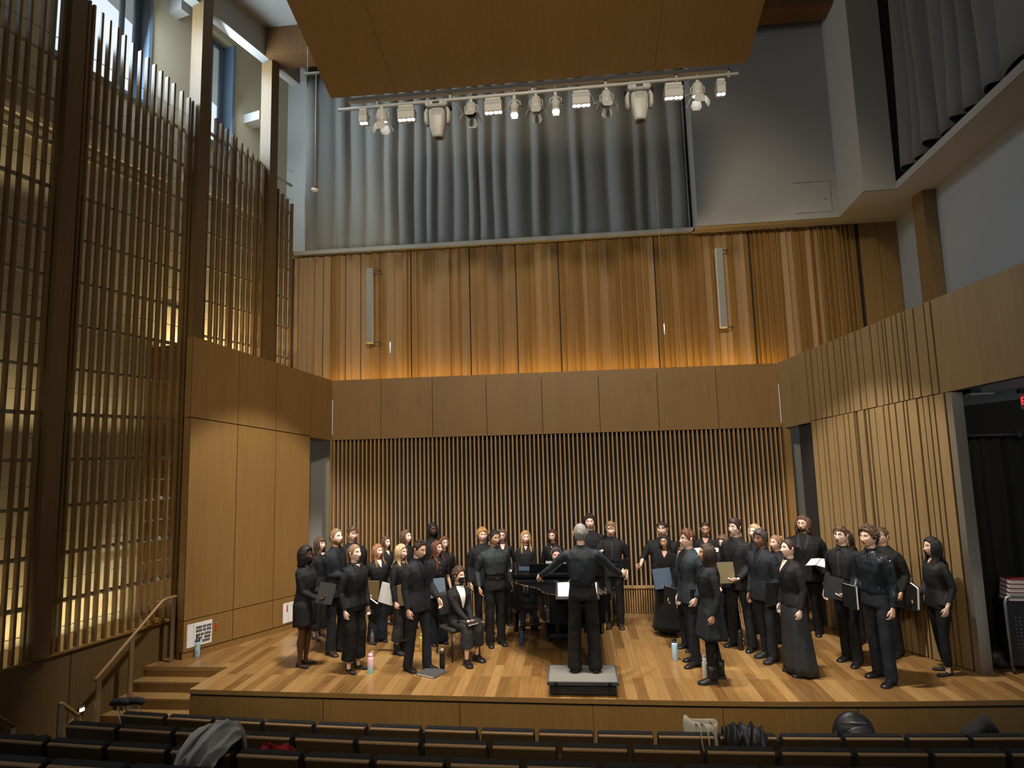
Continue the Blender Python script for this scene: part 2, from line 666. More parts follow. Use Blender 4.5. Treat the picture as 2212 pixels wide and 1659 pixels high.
# grey passage behind the doorway beside the slatted wall
mb = MB()
a = LP(2.118, 0, -.06)
b = LP(2.118, 0, -1.2)
mb.hexa([a, b, b + Vector((-.05, 0, 0)), a + Vector((-.05, 0, 0))], [p + Vector((0, 0, 3.25)) for p in (a, b, b + Vector((-.05, 0, 0)), a + Vector((-.05, 0, 0)))])
mb.box((-4.95, 11.5, 1.65), (1.4, .06, 3.3))
mb.mi = 1
mb.box((-4.44, 11.0, 1.6), (.04, .42, 3.2))
struct('door_1', mb, [PLASTER_GREY, OAK])

# ---- right splayed wall
wr = MB()
wall_slab(wr, RP, 0.318, 2.76, 0.0, rbot(.318), 0, rbot(2.76), -.045, -.13)
wall_slab(wr, RP, 0.0, 7.2, rbot(0), rtop(0) - .03, rbot(7.2), rtop(7.2) - .03, -.045, -.13)
wall_right = struct('wall_right_splay', wr, GAP)
mb = MB()
s = 0.617
wall_slab(mb, RP, 0.0, s - .02, rbot(0), rtop(0), rbot(s), rtop(s))
r2 = random.Random(11)
sg = [s]
while sg[-1] < 2.62:
    sg.append(sg[-1] + r2.choice((.05, .075, .075, .10, .12, .15)))
sg[-1] = 2.70
for a, b in zip(sg, sg[1:]):
    o = r2.choice((0.0, 0.0, -.012))
    wall_slab(mb, RP, a, b - .022, rbot(a) + .006, rtop(a), rbot(b) + .006, rtop(b), o, -.06)
wall_slab(mb, RP, 2.705, 7.2, rbot(2.705), rtop(2.705), rbot(7.2), rtop(7.2))
sg2 = [0.617]
while sg2[-1] < 2.66:
    sg2.append(sg2[-1] + r2.choice((.05, .07, .08, .10, .12, .14)))
sg2[-1] = 2.755
for a, b in zip(sg2, sg2[1:]):
    o = r2.choice((0.0, 0.0, -.012))
    gap = .045 if abs(a - 1.45) < .06 else .02
    wall_slab(mb, RP, a, b - gap, .012, rbot(a) - .006, .012, rbot(b) - .006, o, -.06)
# soffit over the small doorway, thickness of the fascia
wall_slab(mb, RP, 0.0, .617, rbot(0) - .02, rbot(0), rbot(.617) - .02, rbot(.617), 0, -.5)
struct('wall_panel', mb, wood('oak_ribs_right', (0.285, 0.188, 0.085), (0.22, 0.140, 0.060)), wall_right)
mb = MB()
a, b = RP(2.765, 0, .004), RP(2.765, 0, -.17)
c, d = RP(2.85, 0, -.20), RP(2.85, 0, .02)
up = Vector((0, 0, rbot(2.765) - .005))
mb.hexa([a, b, c, d], [p + up for p in (a, b, c, d)])
struct('steel_jamb', mb, mat('stainless_jamb', (0.46, 0.42, 0.34), 0.42, 0.85, bump=(9, .08)), wall_right)
mb = MB()
mb.box((3.66, 10.90, 1.6), (.11, .30, 3.2))
mb.mi = 1
mb.box((4.15, 11.35, 1.62), (1.1, .06, 3.3))
a = RP(.60, 0, -.05)
mb.hexa([a, a + Vector((1.0, .45, 0)), a + Vector((1.0, .5, 0)), a + Vector((0, .05, 0))],
        [p + Vector((0, 0, 3.25)) for p in (a, a + Vector((1.0, .45, 0)), a + Vector((1.0, .5, 0)), a + Vector((0, .05, 0)))])
mb.mi = 2
mb.box((4.2, 11.31, .72), (1.0, .02, 1.4))
struct('door_2', mb, [OAK, PLASTER_GREY, OAK_DARK])

# backstage beyond the right wall: white ceiling, dark walls
mb = MB()
mb.add([RP(2.7, rbot(2.7) + .02, -.1), RP(7.2, rbot(7.2) + .02, -.1), (10.5, 4.6, 3.95), (9.5, 12, 3.62), RP(0.9, rbot(.9) + .02, -.3)], [(0, 1, 2, 3, 4)])
struct('ceiling_backstage', mb, PLASTER)
mb = MB()
mb.box((7.2, 10.95, 1.8), (4.6, .08, 3.8))
mb.box((9.2, 7.5, 1.8), (.08, 7, 3.8))
struct('wall_backstage', mb, mat('backstage_brown_wall', (.10, .085, .065), .9))

# white right wall, soffit, gallery box with the second curtain
mb = MB()
mb.hexa([(6.01, 11.3, 4.0), (5.40, 2.0, 4.0), (5.5, 2.0, 4.0), (6.1, 11.3, 4.0)], [(6.01, 11.3, 6.9), (5.40, 2.0, 6.9), (5.5, 2.0, 6.9), (6.1, 11.3, 6.9)])
wall_right_upper = struct('wall_right', mb, mat('white_wall', (.38, .41, .42), .85, bump=(60, .03)))
mb = MB()
mb.add([(2.36, 11.3, 6.858), (2.42, 10.865, 6.858), (4.868, 10.835, 6.858), (4.778, 9.733, 6.858), (5.28, 9.735, 6.858), (4.72, 1.8, 6.858), (6.2, 1.8, 6.858), (6.2, 11.3, 6.858)],
       [(0, 1, 2, 3, 4, 5, 6, 7)])
struct('soffit', mb, mat('cream_soffit', (.50, .45, .37), .85), wall_right_upper)
mb = MB()
# lip of the curtain recess, and the recess itself
mb.hexa([(5.28, 9.735, 6.866), (4.72, 1.8, 6.866), (5.9, 1.8, 6.866), (5.9, 9.735, 6.866)], [(5.28, 9.735, 6.985), (4.72, 1.8, 6.985), (5.9, 1.8, 6.985), (5.9, 9.735, 6.985)])
struct('gallery_lip', mb, PLASTER, wall_right_upper)
mb = MB()
mb.box((6.05, 6.0, 9.0), (.08, 9.0, 4.2))
mb.box((5.7, 9.90, 9.0), (.84, .08, 4.2))
struct('gallery_recess', mb, mat('dark_recess', (.045, .045, .045), .9), wall_right_upper)
mb = MB()
mb.box((5.86, 9.98, 5.55), (.30, .30, 2.7))
mb.box((5.60, 6.35, 5.9), (.16, .25, 1.95))
struct('timber_post', mb, wood('post_oak', (.25, .155, .065), (.19, .115, .045)), wall_right_upper)

# rear of the hall (behind the camera)
mb = MB()
mb.box((0, -7.0, 5), (20, .1, 12.5))
mb.box((7.4, -2.5, 5), (.1, 9, 12.5))
struct('wall_rear', mb, PLASTER_GREY)

# ---- ceiling, timber beam, white bulkhead over the windows
mb = MB()
mb.box((0.5, 2.6, CEIL + .05), (17, 20, .1))
struct('ceiling', mb, PLASTER)
mb = MB()
mb.box((-0.1, 10.42, 10.82), (10.9, .42, .62))
struct('beam', mb, OAK_DARK)

# ---- left: backing wall with windows, slatted screen in front of it, dado below
SX0, SY0, SK = -6.1, 8.5, 0.2756
SD = Vector((SK, 1, 0)).normalized()
SN = Vector((SD.y, -SD.x, 0))


def SP(y, z, off=0.0):
    """point on the screen plane at depth y; off > 0 is into the hall"""
    return Vector((SX0 + (y - SY0) * SK, y, z)) + SN * off


def slab(mb, y0, y1, z00, z01, z10, z11, t0, t1):
    mb.hexa([SP(y0, z00, t0), SP(y1, z10, t0), SP(y1, z10, t1), SP(y0, z00, t1)], [SP(y0, z01, t0), SP(y1, z11, t0), SP(y1, z11, t1), SP(y0, z01, t1)])


WINS = [(4.9, 6.35, 8.75), (7.15, 8.52, 8.75), (9.42, 10.22, 8.75)]      # y0, y1, sill height
BO = -0.75
mb = MB()
slab(mb, 1.0, 11.9, -.7, WINS[0][2], -.7, WINS[0][2], BO, BO - .35)
ys = [1.0] + [v for w in WINS for v in w[:2]] + [11.9]
for a, b in zip(ys[::2], ys[1::2]):
    slab(mb, a, b, WINS[0][2], CEIL, WINS[0][2], CEIL, BO, BO - .35)
for y0, y1, zs in WINS:
    slab(mb, y0, y1, 10.95, CEIL, 10.95, CEIL, BO, BO - .35)
wall_l = struct('wall_left', mb, CREAM)
mb = MB()
slab(mb, 2.0, 8.9, 7.55, 7.64, 7.55, 7.64, BO + .10, BO)
slab(mb, 2.0, 8.9, 7.34, 7.48, 7.34, 7.48, BO + .05, BO)
slab(mb, 9.25, 11.0, 7.72, 7.85, 7.72, 7.85, BO + .06, BO)
slab(mb, 9.0, 9.3, 4.75, 5.45, 4.75, 5.45, BO + .05, BO)
struct('trim_1', mb, mat('pale_ledge', (.80, .72, .52), .7))
for k, (y0, y1, zs) in enumerate(WINS):
    w = MB()
    f = .07
    t0, t1 = BO - .22, BO - .30
    slab(w, y0, y0 + f, zs, 10.95, zs, 10.95, t0, t1)
    slab(w, y1 - f, y1, zs, 10.95, zs, 10.95, t0, t1)
    slab(w, y0, y1, zs, zs + f, zs, zs + f, t0, t1)
    slab(w, y0, y1, 10.95 - f, 10.95, 10.95 - f, 10.95, t0, t1)
    slab(w, y1 - .30, y1 - .25, zs, 10.95, zs, 10.95, t0, t1)
    win = struct('window_%d' % (k + 1), w, WINFRAME)
    w = MB()
    slab(w, y1 - .006, y1, zs, 10.95, zs, 10.95, BO + .03, BO - .22)
    slab(w, y1, y1 + .05, zs - .05, 10.95, zs - .05, 10.95, BO + .03, BO)
    slab(w, y0 - .05, y0, zs - .05, 10.95, zs - .05, 10.95, BO + .03, BO)
    slab(w, y0 - .05, y1 + .05, zs - .05, zs, zs - .05, zs, BO + .06, BO - .3)
    struct('window_reveal', w, WINFRAME, win)
    w = MB()
    slab(w, y0 + f, y1 - .30, zs + f, 10.95 - f, zs + f, 10.95 - f, BO - .255, BO - .265)
    slab(w, y1 - .25, y1 - f, zs + f, 10.95 - f, zs + f, 10.95 - f, BO - .255, BO - .265)
    struct('window_pane', w, GLASS, win)
mb = MB()
slab(mb, 7.0, 11.2, 10.55, CEIL, 10.55, CEIL, .02, -.18)
slab(mb, 10.52, 10.74, 9.50, 9.68, 9.50, 9.68, -.35, BO)
slab(mb, 8.86, 9.02, 10.62, 10.85, 10.62, 10.85, -.45, BO)
struct('trim_2', mb, PLASTER)

# dado below the screen with a timber cap
mb = MB()
slab(mb, 1.0, 8.72, -.7, .52, -.7, .52, .02, -.10)
mb.mi = 1
for y in (3.0, 4.6, 6.2, 7.34):
    slab(mb, y, y + .008, -.7, .52, -.7, .52, .024, .0)
struct('wall_dado', mb, [wood('dado_oak', (.150, .092, .034), (.110, .066, .023)), GAP])
mb = MB()
slab(mb, 1.0, 8.72, .52, .55, .52, .55, .05, BO)
struct('trim_3', mb, OAK)

# ---- timber posts and slatted screens between them
POSTW = .19
posts = [4.95, 6.95, 8.92, 10.44]
for k, y in enumerate(posts):
    mb = MB()
    slab(mb, y - POSTW / 2, y + POSTW / 2, .55, CEIL if k < 3 else 10.5, .55, CEIL if k < 3 else 10.5, .11, -.14)
    o = mb.build('timber_post', wood('screen_post_oak', (.165, .100, .037), (.120, .071, .026)))
    tag(o, ['wide oak post of the slatted left screen at the left edge of the photo', 'wide oak post rising beside the left edge of the upper windows',
            'oak post standing over the near corner of the left stage wall', 'oak post under the dark timber beam, farthest along the screen'][k], 'post', 'oak posts of the slatted screen')

SLAT = wood('screen_slat_oak', (.200, .120, .044), (.140, .082, .029))
bays = [(3.05, 4.82, .55, 9.95, 9.60, 'slatted oak screen bay nearest the camera, cut by the left edge'),
        (5.08, 6.82, .55, 9.80, 9.35, 'slatted oak screen bay over the dado, left of the wide post'),
        (7.08, 8.80, .55, 9.28, 8.73, 'slatted oak screen bay under the first full window'),
        (9.05, 10.32, 4.3, 8.77, 8.34, 'slatted oak screen bay under the narrow blue window'),
        (10.56, 11.12, 4.2, 8.09, 7.87, 'narrow slatted oak screen bay meeting the ribbed back wall')]
r2 = random.Random(5)
for y0, y1, z0, zt0, zt1, lab in bays:
    root = empty('slatted_screen', SP((y0 + y1) / 2, z0), 0, lab, 'screen', 'slatted oak screen bays')
    inv = root.matrix_world.inverted()
    mb = MB()
    y = y0 + .03
    while y < y1:
        t = (y - y0) / (y1 - y0)
        zt = lerp(zt0, zt1, t)
        slab(mb, y, y + .030, z0, zt, z0, zt, .035, -.035)
        y += r2.choice((.062, .11, .125, .145, .115))
    o = mb.build('slats', SLAT, root)
    o.matrix_parent_inverse = inv
    mb = MB()
    z = z0 + .28
    while z < 8.7:
        mb.cyl(SP(y0, z, -.045), SP(y1, z, -.045), .0055, 6)
        z += .295
    o = mb.build('rods', ALU, root)
    o.matrix_parent_inverse = inv
    mb = MB()
    z = z0 + .57
    while z < 8.6:
        slab(mb, y0, y1, z, z + .05, z, z + .05, -.07, -.10)
        slab(mb, y0, y1, z + .016, z + .03, z + .016, z + .03, -.05, -.11)
        z += .59
    o = mb.build('rails', mat('screen_rail', (.42, .40, .36), .5, .2), root)
    o.matrix_parent_inverse = inv

# dark oak cheek closing the screen behind the left stage wall
mb = MB()
slab(mb, 8.78, 9.0, .0, 4.70, .0, 4.70, -.05, -.75)
struct('trim_4', mb, OAK_DARK)
# ================================================================== OVERHEAD: canopy, lighting pipe, lamps, curtains
def text_obj(body, size, name, material, parent, mtx, extrude=0.001, shear=0.0):
    cu = bpy.data.curves.new(name + '_curve', 'FONT')
    cu.body = body
    cu.size = size
    cu.extrude = extrude
    cu.shear = shear
    cu.align_x = 'CENTER'
    cu.align_y = 'CENTER'
    tmp = bpy.data.objects.new('tmp_text', cu)
    COL.objects.link(tmp)
    bpy.context.view_layer.update()
    me = bpy.data.meshes.new_from_object(tmp.evaluated_get(bpy.context.evaluated_depsgraph_get()))
    bpy.data.objects.remove(tmp)
    me.materials.clear()
    me.materials.append(material)
    o = bpy.data.objects.new(name, me)
    COL.objects.link(o)
    if parent:
        o.parent = parent
    o.matrix_local = mtx
    return o


# acoustic canopy: three oak boards sloping down towards the back wall
root = empty('acoustic_canopy', (-0.35, 4.4, 8.54), 0, 'big sloping oak acoustic canopy hung over the stage', 'canopy')
inv = root.matrix_world.inverted()


def can(x, y, dz=0.0):
    return (x, y, 7.63 + (7.3 - y) * .315 + dz)


for a, b in ((-3.045, -2.165), (-2.161, 1.205), (1.209, 2.355)):
    mb = MB()
    mb.hexa([can(a, 1.2), can(b, 1.2), can(b, 7.3), can(a, 7.3)], [can(a, 1.2, .06), can(b, 1.2, .06), can(b, 7.3, .06), can(a, 7.3, .06)])
    mb.build('board', OAK_CANOPY, root).matrix_parent_inverse = inv
for x, y in ((-2.7, 6.6), (2.0, 6.6), (-2.7, 3.0), (2.0, 3.0)):
    mb = MB()
    mb.cyl(can(x, y, .05), (x, y, CEIL + .02), .012, 8)
    mb.build('hanger', STEEL, root).matrix_parent_inverse = inv

# lighting pipe with a cable duct above it
PY, PZ = 7.42, 7.545
root = empty('lighting_pipe', (-0.35, PY, PZ), 0, 'long white lighting pipe hung along the low edge of the oak canopy', 'pipe')
inv = root.matrix_world.inverted()
mb = MB()
mb.cyl((-2.99, PY, PZ - .015), (2.27, PY, PZ + .02), .024, 12)
mb.build('pipe', WHITE_PAINT, root).matrix_parent_inverse = inv
mb = MB()
mb.box((-0.35, PY + .01, PZ + .105), (5.0, .07, .05))
mb.build('cable_duct', WHITE_PAINT, root).matrix_parent_inverse = inv
for x in (-2.45, -1.45, -.35, .6, 1.5, 2.15):
    mb = MB()
    mb.box((x, PY, PZ + .05), (.03, .02, .13))
    mb.cyl((x, PY, PZ + .1), (x, PY, CEIL + .01), .006, 6)
    mb.build('hanger', GREY_MET, root).matrix_parent_inverse = inv

LENS_WHITE = mat('lit_lens_white', (1, 1, 1), .4, emit=(1.0, .97, .95), estr=14)
LENS_WARM = mat('lit_lens_warm', (1, 1, 1), .4, emit=(1.0, .95, .82), estr=16)
LENS_OFF = mat('dark_lens', (.05, .045, .04), .1)
FIX_WHITE = mat('white_fixture', (.42, .42, .41), .42)
FIX_GREY = mat('fixture_grey_band', (.30, .31, .32), .5)
WASH = (1.0, .94, .91)


def clamp(mb, top=.0):
    mb.box((0, 0, -.0545), (.035, .05, .05))
    mb.tube([(0, .042, -.04), (0, .05, .0), (0, .03, .045), (0, -.02, .047)], .007, 6)
    mb.cyl((0, 0, -.07), (0, 0, -.10), .008, 8)


def led_bar(x, n, label, aim, power):
    r = empty('led_wash_light', (x, PY, PZ), 0, label, 'stage light', 'square LED wash lights on the pipe')
    w = .06 * n - .01
    mb = MB()
    clamp(mb)
    mb.mi = 1
    mb.box((0, 0, -.07), (w * .9, .11, .04), bevel=.006)
    mb.build('bracket', [GREY_MET, FIX_WHITE], r)
    mb = MB()
    mb.box((0, .01, -.165), (w, .13, .15), bevel=.008)
    mb.mi = 1
    mb.box((0, .01, -.125), (w + .004, .134, .03))
    b = mb.build('housing', [FIX_WHITE, FIX_GREY], r)
    for k in range(n):
        lx = (k - (n - 1) / 2) * .055 + (.006 if k * 2 >= n else -.006) * (n > 2)
        mb = MB()
        mb.lathe([(0, -.004), (.024, -.004), (.024, .004), (0, .004)], (lx, -.01, -.243), 14)
        mb.build('lens', LENS_WHITE, r)
    lamp('led_wash_lamp', 'SPOT', (x, PY, PZ - .275), aim, power, WASH, .06, angle=54, blend=.6)


def barndoor(x, label, lit, tilt, aim=None, power=0, size=1.0):
    r = empty('fresnel_light', (x, PY, PZ), 0, label, 'stage light', 'white fresnel lights with barn doors on the pipe')
    mb = MB()
    clamp(mb)
    pts = [(-.085, 0, -.20), (-.085, 0, -.12), (-.05, 0, -.09), (.05, 0, -.09), (.085, 0, -.12), (.085, 0, -.20)]
    mb.tube(pts, .008, 6)
    mb.build('yoke', FIX_WHITE, r)
    T = Matrix.Translation((0, 0, -.19)) @ Euler((tilt, 0, 0)).to_matrix().to_4x4()
    mb = MB()
    mb.xf = T
    mb.lathe([(.0, .12), (.055, .12), (.068, .09), (.07, .02), (.078, .0), (.078, -.05), (.072, -.055), (.066, -.03), (0, -.03)], (0, 0, 0), 20)
    mb.build('can', FIX_WHITE, r)
    mb = MB()
    mb.xf = T
    mb.lathe([(0, -.032), (.064, -.032), (.064, -.036), (0, -.036)], (0, 0, 0), 18)
    mb.build('lens', LENS_WARM if lit else LENS_OFF, r)
    for k in range(4):
        a = k * PI / 2
        mb = MB()
        mb.xf = T @ Matrix.Rotation(a, 4, 'Z')
        out = .045 if k % 2 == 0 else .03
        t = .003
        o0 = [(.079, -.05, -.055), (.079, .05, -.055), (.079 + out, .07, -.13), (.079 + out * 1.25, .045, -.17), (.079 + out * 1.25, -.045, -.17), (.079 + out, -.07, -.13)]
        vs = o0 + [(p[0] + t, p[1], p[2]) for p in o0]
        mb.add(vs, [(0, 1, 2, 3, 4, 5), (11, 10, 9, 8, 7, 6)] + [(i, (i + 1) % 6, 6 + (i + 1) % 6, 6 + i) for i in range(6)])
        mb.build('barn_door', FIX_WHITE, r)
    if lit:
        lamp('fresnel_lamp', 'SPOT', T @ Vector((0, 0, -.20)) + Vector((x, PY, PZ)), aim, power, (1.0, .92, .82), .05, angle=44, blend=.35)


def profile_spot(x, label, aim, power, col, angle):
    r = empty('profile_spotlight', (x, PY, PZ), 0, label, 'stage light', 'lit ellipsoidal spotlights on the pipe')
    mb = MB()
    clamp(mb)
    mb.tube([(-.075, 0, -.20), (-.075, 0, -.11), (-.04, 0, -.09), (.04, 0, -.09), (.075, 0, -.11), (.075, 0, -.20)], .008, 6)
    mb.build('yoke', FIX_WHITE, r)
    T = Matrix.Translation((0, 0, -.17)) @ Euler((-.38, 0, 0)).to_matrix().to_4x4()
    mb = MB()
    mb.xf = T
    mb.lathe([(0, .11), (.035, .11), (.05, .09), (.062, .03), (.062, -.02), (.05, -.04), (.046, -.12), (.052, -.125), (.054, -.165), (.048, -.168), (0, -.16)], (0, 0, 0), 18)
    mb.mi = 1
    mb.lathe([(.064, .0), (.068, .0), (.068, .014), (.064, .014)], (0, 0, 0), 18)
    mb.build('barrel', [FIX_WHITE, STEEL], r)
    for s, c in ((-1, BRASS), (1, MATTE_BLACK)):
        mb = MB()
        mb.xf = T
        mb.cyl((s * .062, 0, -.01), (s * .10, 0, -.01), .008, 8)
        mb.build('shutter_handle', c, r)
    mb = MB()
    mb.xf = T
    mb.lathe([(0, -.170), (.046, -.170), (.046, -.174), (0, -.174)], (0, 0, 0), 18)
    mb.build('lens', LENS_WARM, r)
    mb = MB()
    mb.xf = T
    mb.box((0, -.05, -.17), (.09, .004, .02))
    mb.box((0, .05, -.17), (.09, .004, .02))
    mb.build('colour_frame', FIX_WHITE, r)
    lamp('profile_lamp', 'SPOT', T @ Vector((0, 0, -.2)) + Vector((x, PY, PZ)), aim, power, col, .03, angle=angle, blend=.12)


def moving_head(x, label, tilt):
    r = empty('moving_head_light', (x, PY - .02, PZ), 0, label, 'stage light', 'white moving head lights on the pipe')
    mb = MB()
    for s in (-.07, .07):
        mb.xf = Matrix.Translation((s, .02, 0))
        clamp(mb)
    mb.xf = None
    mb.build('clamp', GREY_MET, r)
    mb = MB()
    mb.box((0, 0, -.105), (.29, .22, .075), bevel=.018)
    mb.mi = 1
    mb.box((0, -.112, -.10), (.09, .004, .032))
    mb.box((-.17, 0, -.115), (.03, .12, .06), bevel=.01)
    mb.box((.17, 0, -.115), (.03, .12, .06), bevel=.01)
    mb.mi = 2
    for s in (-.1, .1):
        mb.box((s, -.112, -.10), (.04, .004, .025))
    mb.build('base', [FIX_WHITE, MATTE_BLACK, FIX_GREY], r)
    for s in (-1, 1):
        mb = MB()
        mb.tube([(s * .135, 0, -.15), (s * .152, 0, -.20), (s * .150, 0, -.30), (s * .138, 0, -.355)], [(.028, .07), (.030, .075), (.030, .065), (.022, .04)], 10)
        mb.build('yoke_arm', FIX_WHITE, r)
    T = Matrix.Translation((0, 0, -.28)) @ Euler((tilt, 0, 0)).to_matrix().to_4x4()
    rings = []
    prof = [(.085, .075, .125), (.108, .10, .105), (.112, .105, .02), (.108, .10, -.06), (.09, .09, -.16), (.075, .078, -.22), (.072, .074, -.245), (.060, .062, -.25)]
    for w, d, z in prof:
        ring = []
        for k in range(20):
            a = 2 * PI * k / 20
            c, s = math.cos(a), math.sin(a)
            ring.append((w * math.copysign(abs(c) ** .55, c), d * math.copysign(abs(s) ** .55, s), z))
        rings.append(ring)
    mb = MB()
    mb.xf = T
    mb.rings(rings)
    h = mb.build('head', FIX_WHITE, r)
    mb = MB()
    mb.xf = T
    for k in range(3):
        z = .09 - k * .03
        for q in range(8):
            mb.box((-.055 + q * .0157, -.102, z), (.009, .012, .016))
    mb.build('vent', FIX_GREY, h)
    mb = MB()
    mb.xf = T
    mb.lathe([(0, -.246), (.05, -.246), (.05, -.253), (0, -.253)], (0, 0, 0), 18)
    mb.build('lens', LENS_OFF, h)


led_bar(-2.63, 2, 'two-lens LED wash light at the left end of the pipe', (-3.2, 8.9, .6), 420)
barndoor(-2.376, 'lit fresnel with barn doors at the left end of the pipe', True, .18, (-4.75, 9.15, .5), 1300)
led_bar(-2.043, 4, 'four-lens LED wash light beside the left moving head', (-2.5, 8.9, .6), 900)
moving_head(-1.617, 'white moving head light on the left half of the pipe, its nose tipped forward', .10)
barndoor(-1.168, 'unlit fresnel with splayed barn doors, just right of the left moving head', False, -.25)
led_bar(-.873, 4, 'four-lens LED wash light between an unlit fresnel and a lit spotlight', (-1.0, 8.9, .6), 800)
profile_spot(-.593, 'lit ellipsoidal spotlight over the piano, left one of the pair', (-1.15, 7.95, 0), 620, (1.0, .70, .30), 25)
barndoor(-.31, 'unlit fresnel hung between the two lit ellipsoidal spotlights', False, -.1)
profile_spot(-.054, 'lit ellipsoidal spotlight over the conductor, right one of the pair', (.85, 7.75, 0), 560, (1.0, .70, .30), 24)
led_bar(.277, 4, 'four-lens LED wash light right of the pair of lit spotlights', (.4, 8.9, .6), 800)
barndoor(.606, 'unlit fresnel with barn doors just left of the right moving head', False, -.12)
moving_head(1.014, 'white moving head light on the right half of the pipe', -.02)
led_bar(1.453, 4, 'four-lens LED wash light between right moving head and lit fresnel', (1.9, 8.9, .6), 900)
barndoor(1.755, 'lit fresnel with barn doors in front of the plain white wall', True, .08, (3.95, 9.0, .5), 1300)
led_bar(2.041, 2, 'two-lens LED wash light at the right end of the pipe', (2.6, 8.9, .6), 420)

# loose cable loops between the lamps
for k, (x, lab) in enumerate(((-2.5, 'thin white cable looped on the pipe beside the left lit fresnel'), (-1.3, 'thin white cable drooping left of an unlit fresnel'),
                              (-.75, 'thin white cable drooping to the left lit spotlight'), (.47, 'thin white cable looped beside the unlit fresnel by the right moving head'),
                              (1.64, 'thin white cable looped beside the right lit fresnel'))):
    mb = MB()
    pts = []
    for i in range(15):
        a = i / 14
        pts.append((x - .09 + .2 * a + .03 * math.sin(9 * a) * math.sin(PI * a), PY + .027 + .12 * math.sin(PI * a), PZ - .004 - .13 * max(0, math.sin(PI * a)) ** .8))
    mb.tube(pts, .0045, 5)
    tag(mb.build('lamp_cable', WHITE_PAINT), lab, 'cable', 'loose lamp cables on the pipe')

# ---- big curtain over the back wall
CURT = mat('grey_velour', (.33, .325, .295), .95, sheen=.15, bump=(140, .12))
CURT2 = mat('dark_grey_velour', (.13, .128, .122), .95, sheen=.2, bump=(140, .12))


def folds(seed, length, wmin, wmax, amp):
    """fold profile sampled along the length: (s, depth)"""
    r = random.Random(seed)
    out = []
    s = 0.0
    while s < length:
        w = r.uniform(wmin, wmax)
        a = amp * r.uniform(.5, 1.2)
        for k in range(8):
            t = k / 8
            d = a * (0.5 - .5 * math.cos(2 * PI * t ** r.uniform(.9, 1.12))) ** .5
            out.append((s + w * t, d))
        s += w
    return out


prof = folds(4, 7.75, .20, .52, .15)
rows = [11.08, 10.4, 9.6, 8.8, 8.1, 7.5, 7.15, 7.0]
rings = []
for i, z in enumerate(rows):
    ring = []
    for j, (s, d) in enumerate(prof):
        x = -5.28 + s + .012 * math.sin(z * 2.1 + s * 3)
        sag = .05 * noise.noise(Vector((s * 2.1, z * .3, 0)))
        zz = z + (.045 * noise.noise(Vector((s * 2.3, 3, 0))) + .03 * noise.noise(Vector((s * 7, 1, 0))) if i == len(rows) - 1 else 0)
        ring.append((min(x, 2.36), 11.42 - d * (.85 + .15 * (11 - z) / 4) + sag, zz))
    rings.append(ring)
mb = MB()
mb.rings(rings, closed=False, caps=False)
o = mb.build('curtain', CURT)
sm = o.modifiers.new('thick', 'SOLIDIFY')
sm.thickness = .012
tag(o, 'wide grey pleated curtain hanging over the ribbed back wall', 'curtain')
# ---- gallery curtain on the right
prof = folds(9, 7.6, .26, .55, .24)
rows = [11.08, 10.2, 9.2, 8.3, 7.6, 7.3, 7.08]
rings = []
for i, z in enumerate(rows):
    ring = []
    for j, (s, d) in enumerate(prof):
        y = 9.62 - s
        flare = 1 + .25 * max(0, (8 - z))
        zz = z + (.03 * math.sin(s * 9) + .03 * noise.noise(Vector((s * 3, 7, 0))) if i == len(rows) - 1 else 0)
        ring.append((5.44 - .07 * s - d * flare * .80, y + .05 * math.sin(s * 5 + z), zz))
    rings.append(ring)
mb = MB()
mb.rings(rings, closed=False, caps=False)
o = mb.build('curtain', CURT2)
sm = o.modifiers.new('thick', 'SOLIDIFY')
sm.thickness = .012
tag(o, 'dark grey pleated curtain hanging in the right gallery recess', 'curtain')

# ---- column loudspeakers on the ribbed wall
for x, z0, z1, lab in ((-3.79, 5.01, 6.48, 'slim grey column loudspeaker on the left part of the ribbed wall'), (2.80, 5.0, 6.49, 'slim grey column loudspeaker on the right part of the ribbed wall')):
    r = empty('column_loudspeaker', (x, 11.0, z0), 0, lab, 'loudspeaker', 'column loudspeakers on the ribbed wall')
    h = z1 - z0
    mb = MB()
    mb.box((0, .05, h / 2), (.125, .10, h), bevel=.006)
    mb.build('cabinet', mat('speaker_side', (.55, .53, .48), .5), r)
    for a, b in ((.02, h * .6 - .006), (h * .6 + .006, h - .006)):
        mb = MB()
        mb.box((0, -.004, (a + b) / 2), (.112, .012, b - a))
        mb.build('grille', mat('speaker_grille', (.27, .27, .255), .6), r)
    for z in (.02, h - .03):
        mb = MB()
        mb.box((.11, .07, z), (.14, .012, .012))
        mb.box((.17, .13, z), (.012, .14, .012))
        mb.build('bracket', MATTE_BLACK, r)

# ---- hanging microphones, smoke detector, exit sign, backstage lamp
for x, z, lab in ((-2.764, 4.43, 'silver microphone hanging on a thin cable, left over the stage'), (1.424, 4.527, 'silver microphone hanging on a thin cable, right over the stage')):
    r = empty('hanging_microphone', (x, 9.0, z), 0, lab, 'microphone', 'microphones hanging over the stage')
    mb = MB()
    mb.lathe([(0, 0), (.012, .002), (.0135, .01), (.0135, .165), (.006, .185), (0, .19)], (0, 0, 0), 14)
    mb.build('capsule', mat('satin_silver', (.72, .74, .78), .25, .9), r)
    mb = MB()
    mb.cyl((0, 0, .18), (0, 0, CEIL - z + .01), .0032, 6)
    mb.build('cable', mat('grey_cable', (.34, .30, .25), .6), r)
r = empty('smoke_detector', (-4.01, 9.0, 7.14), 0, 'white smoke detector with red base on a long thin rod left of the curtain', 'smoke detector')
mb = MB()
mb.lathe([(0, 0), (.025, .003), (.05, .02), (.058, .04), (.056, .055), (0, .055)], (0, 0, 0), 20)
mb.build('sensor', mat('detector_white', (.8, .8, .78), .4), r)
mb = MB()
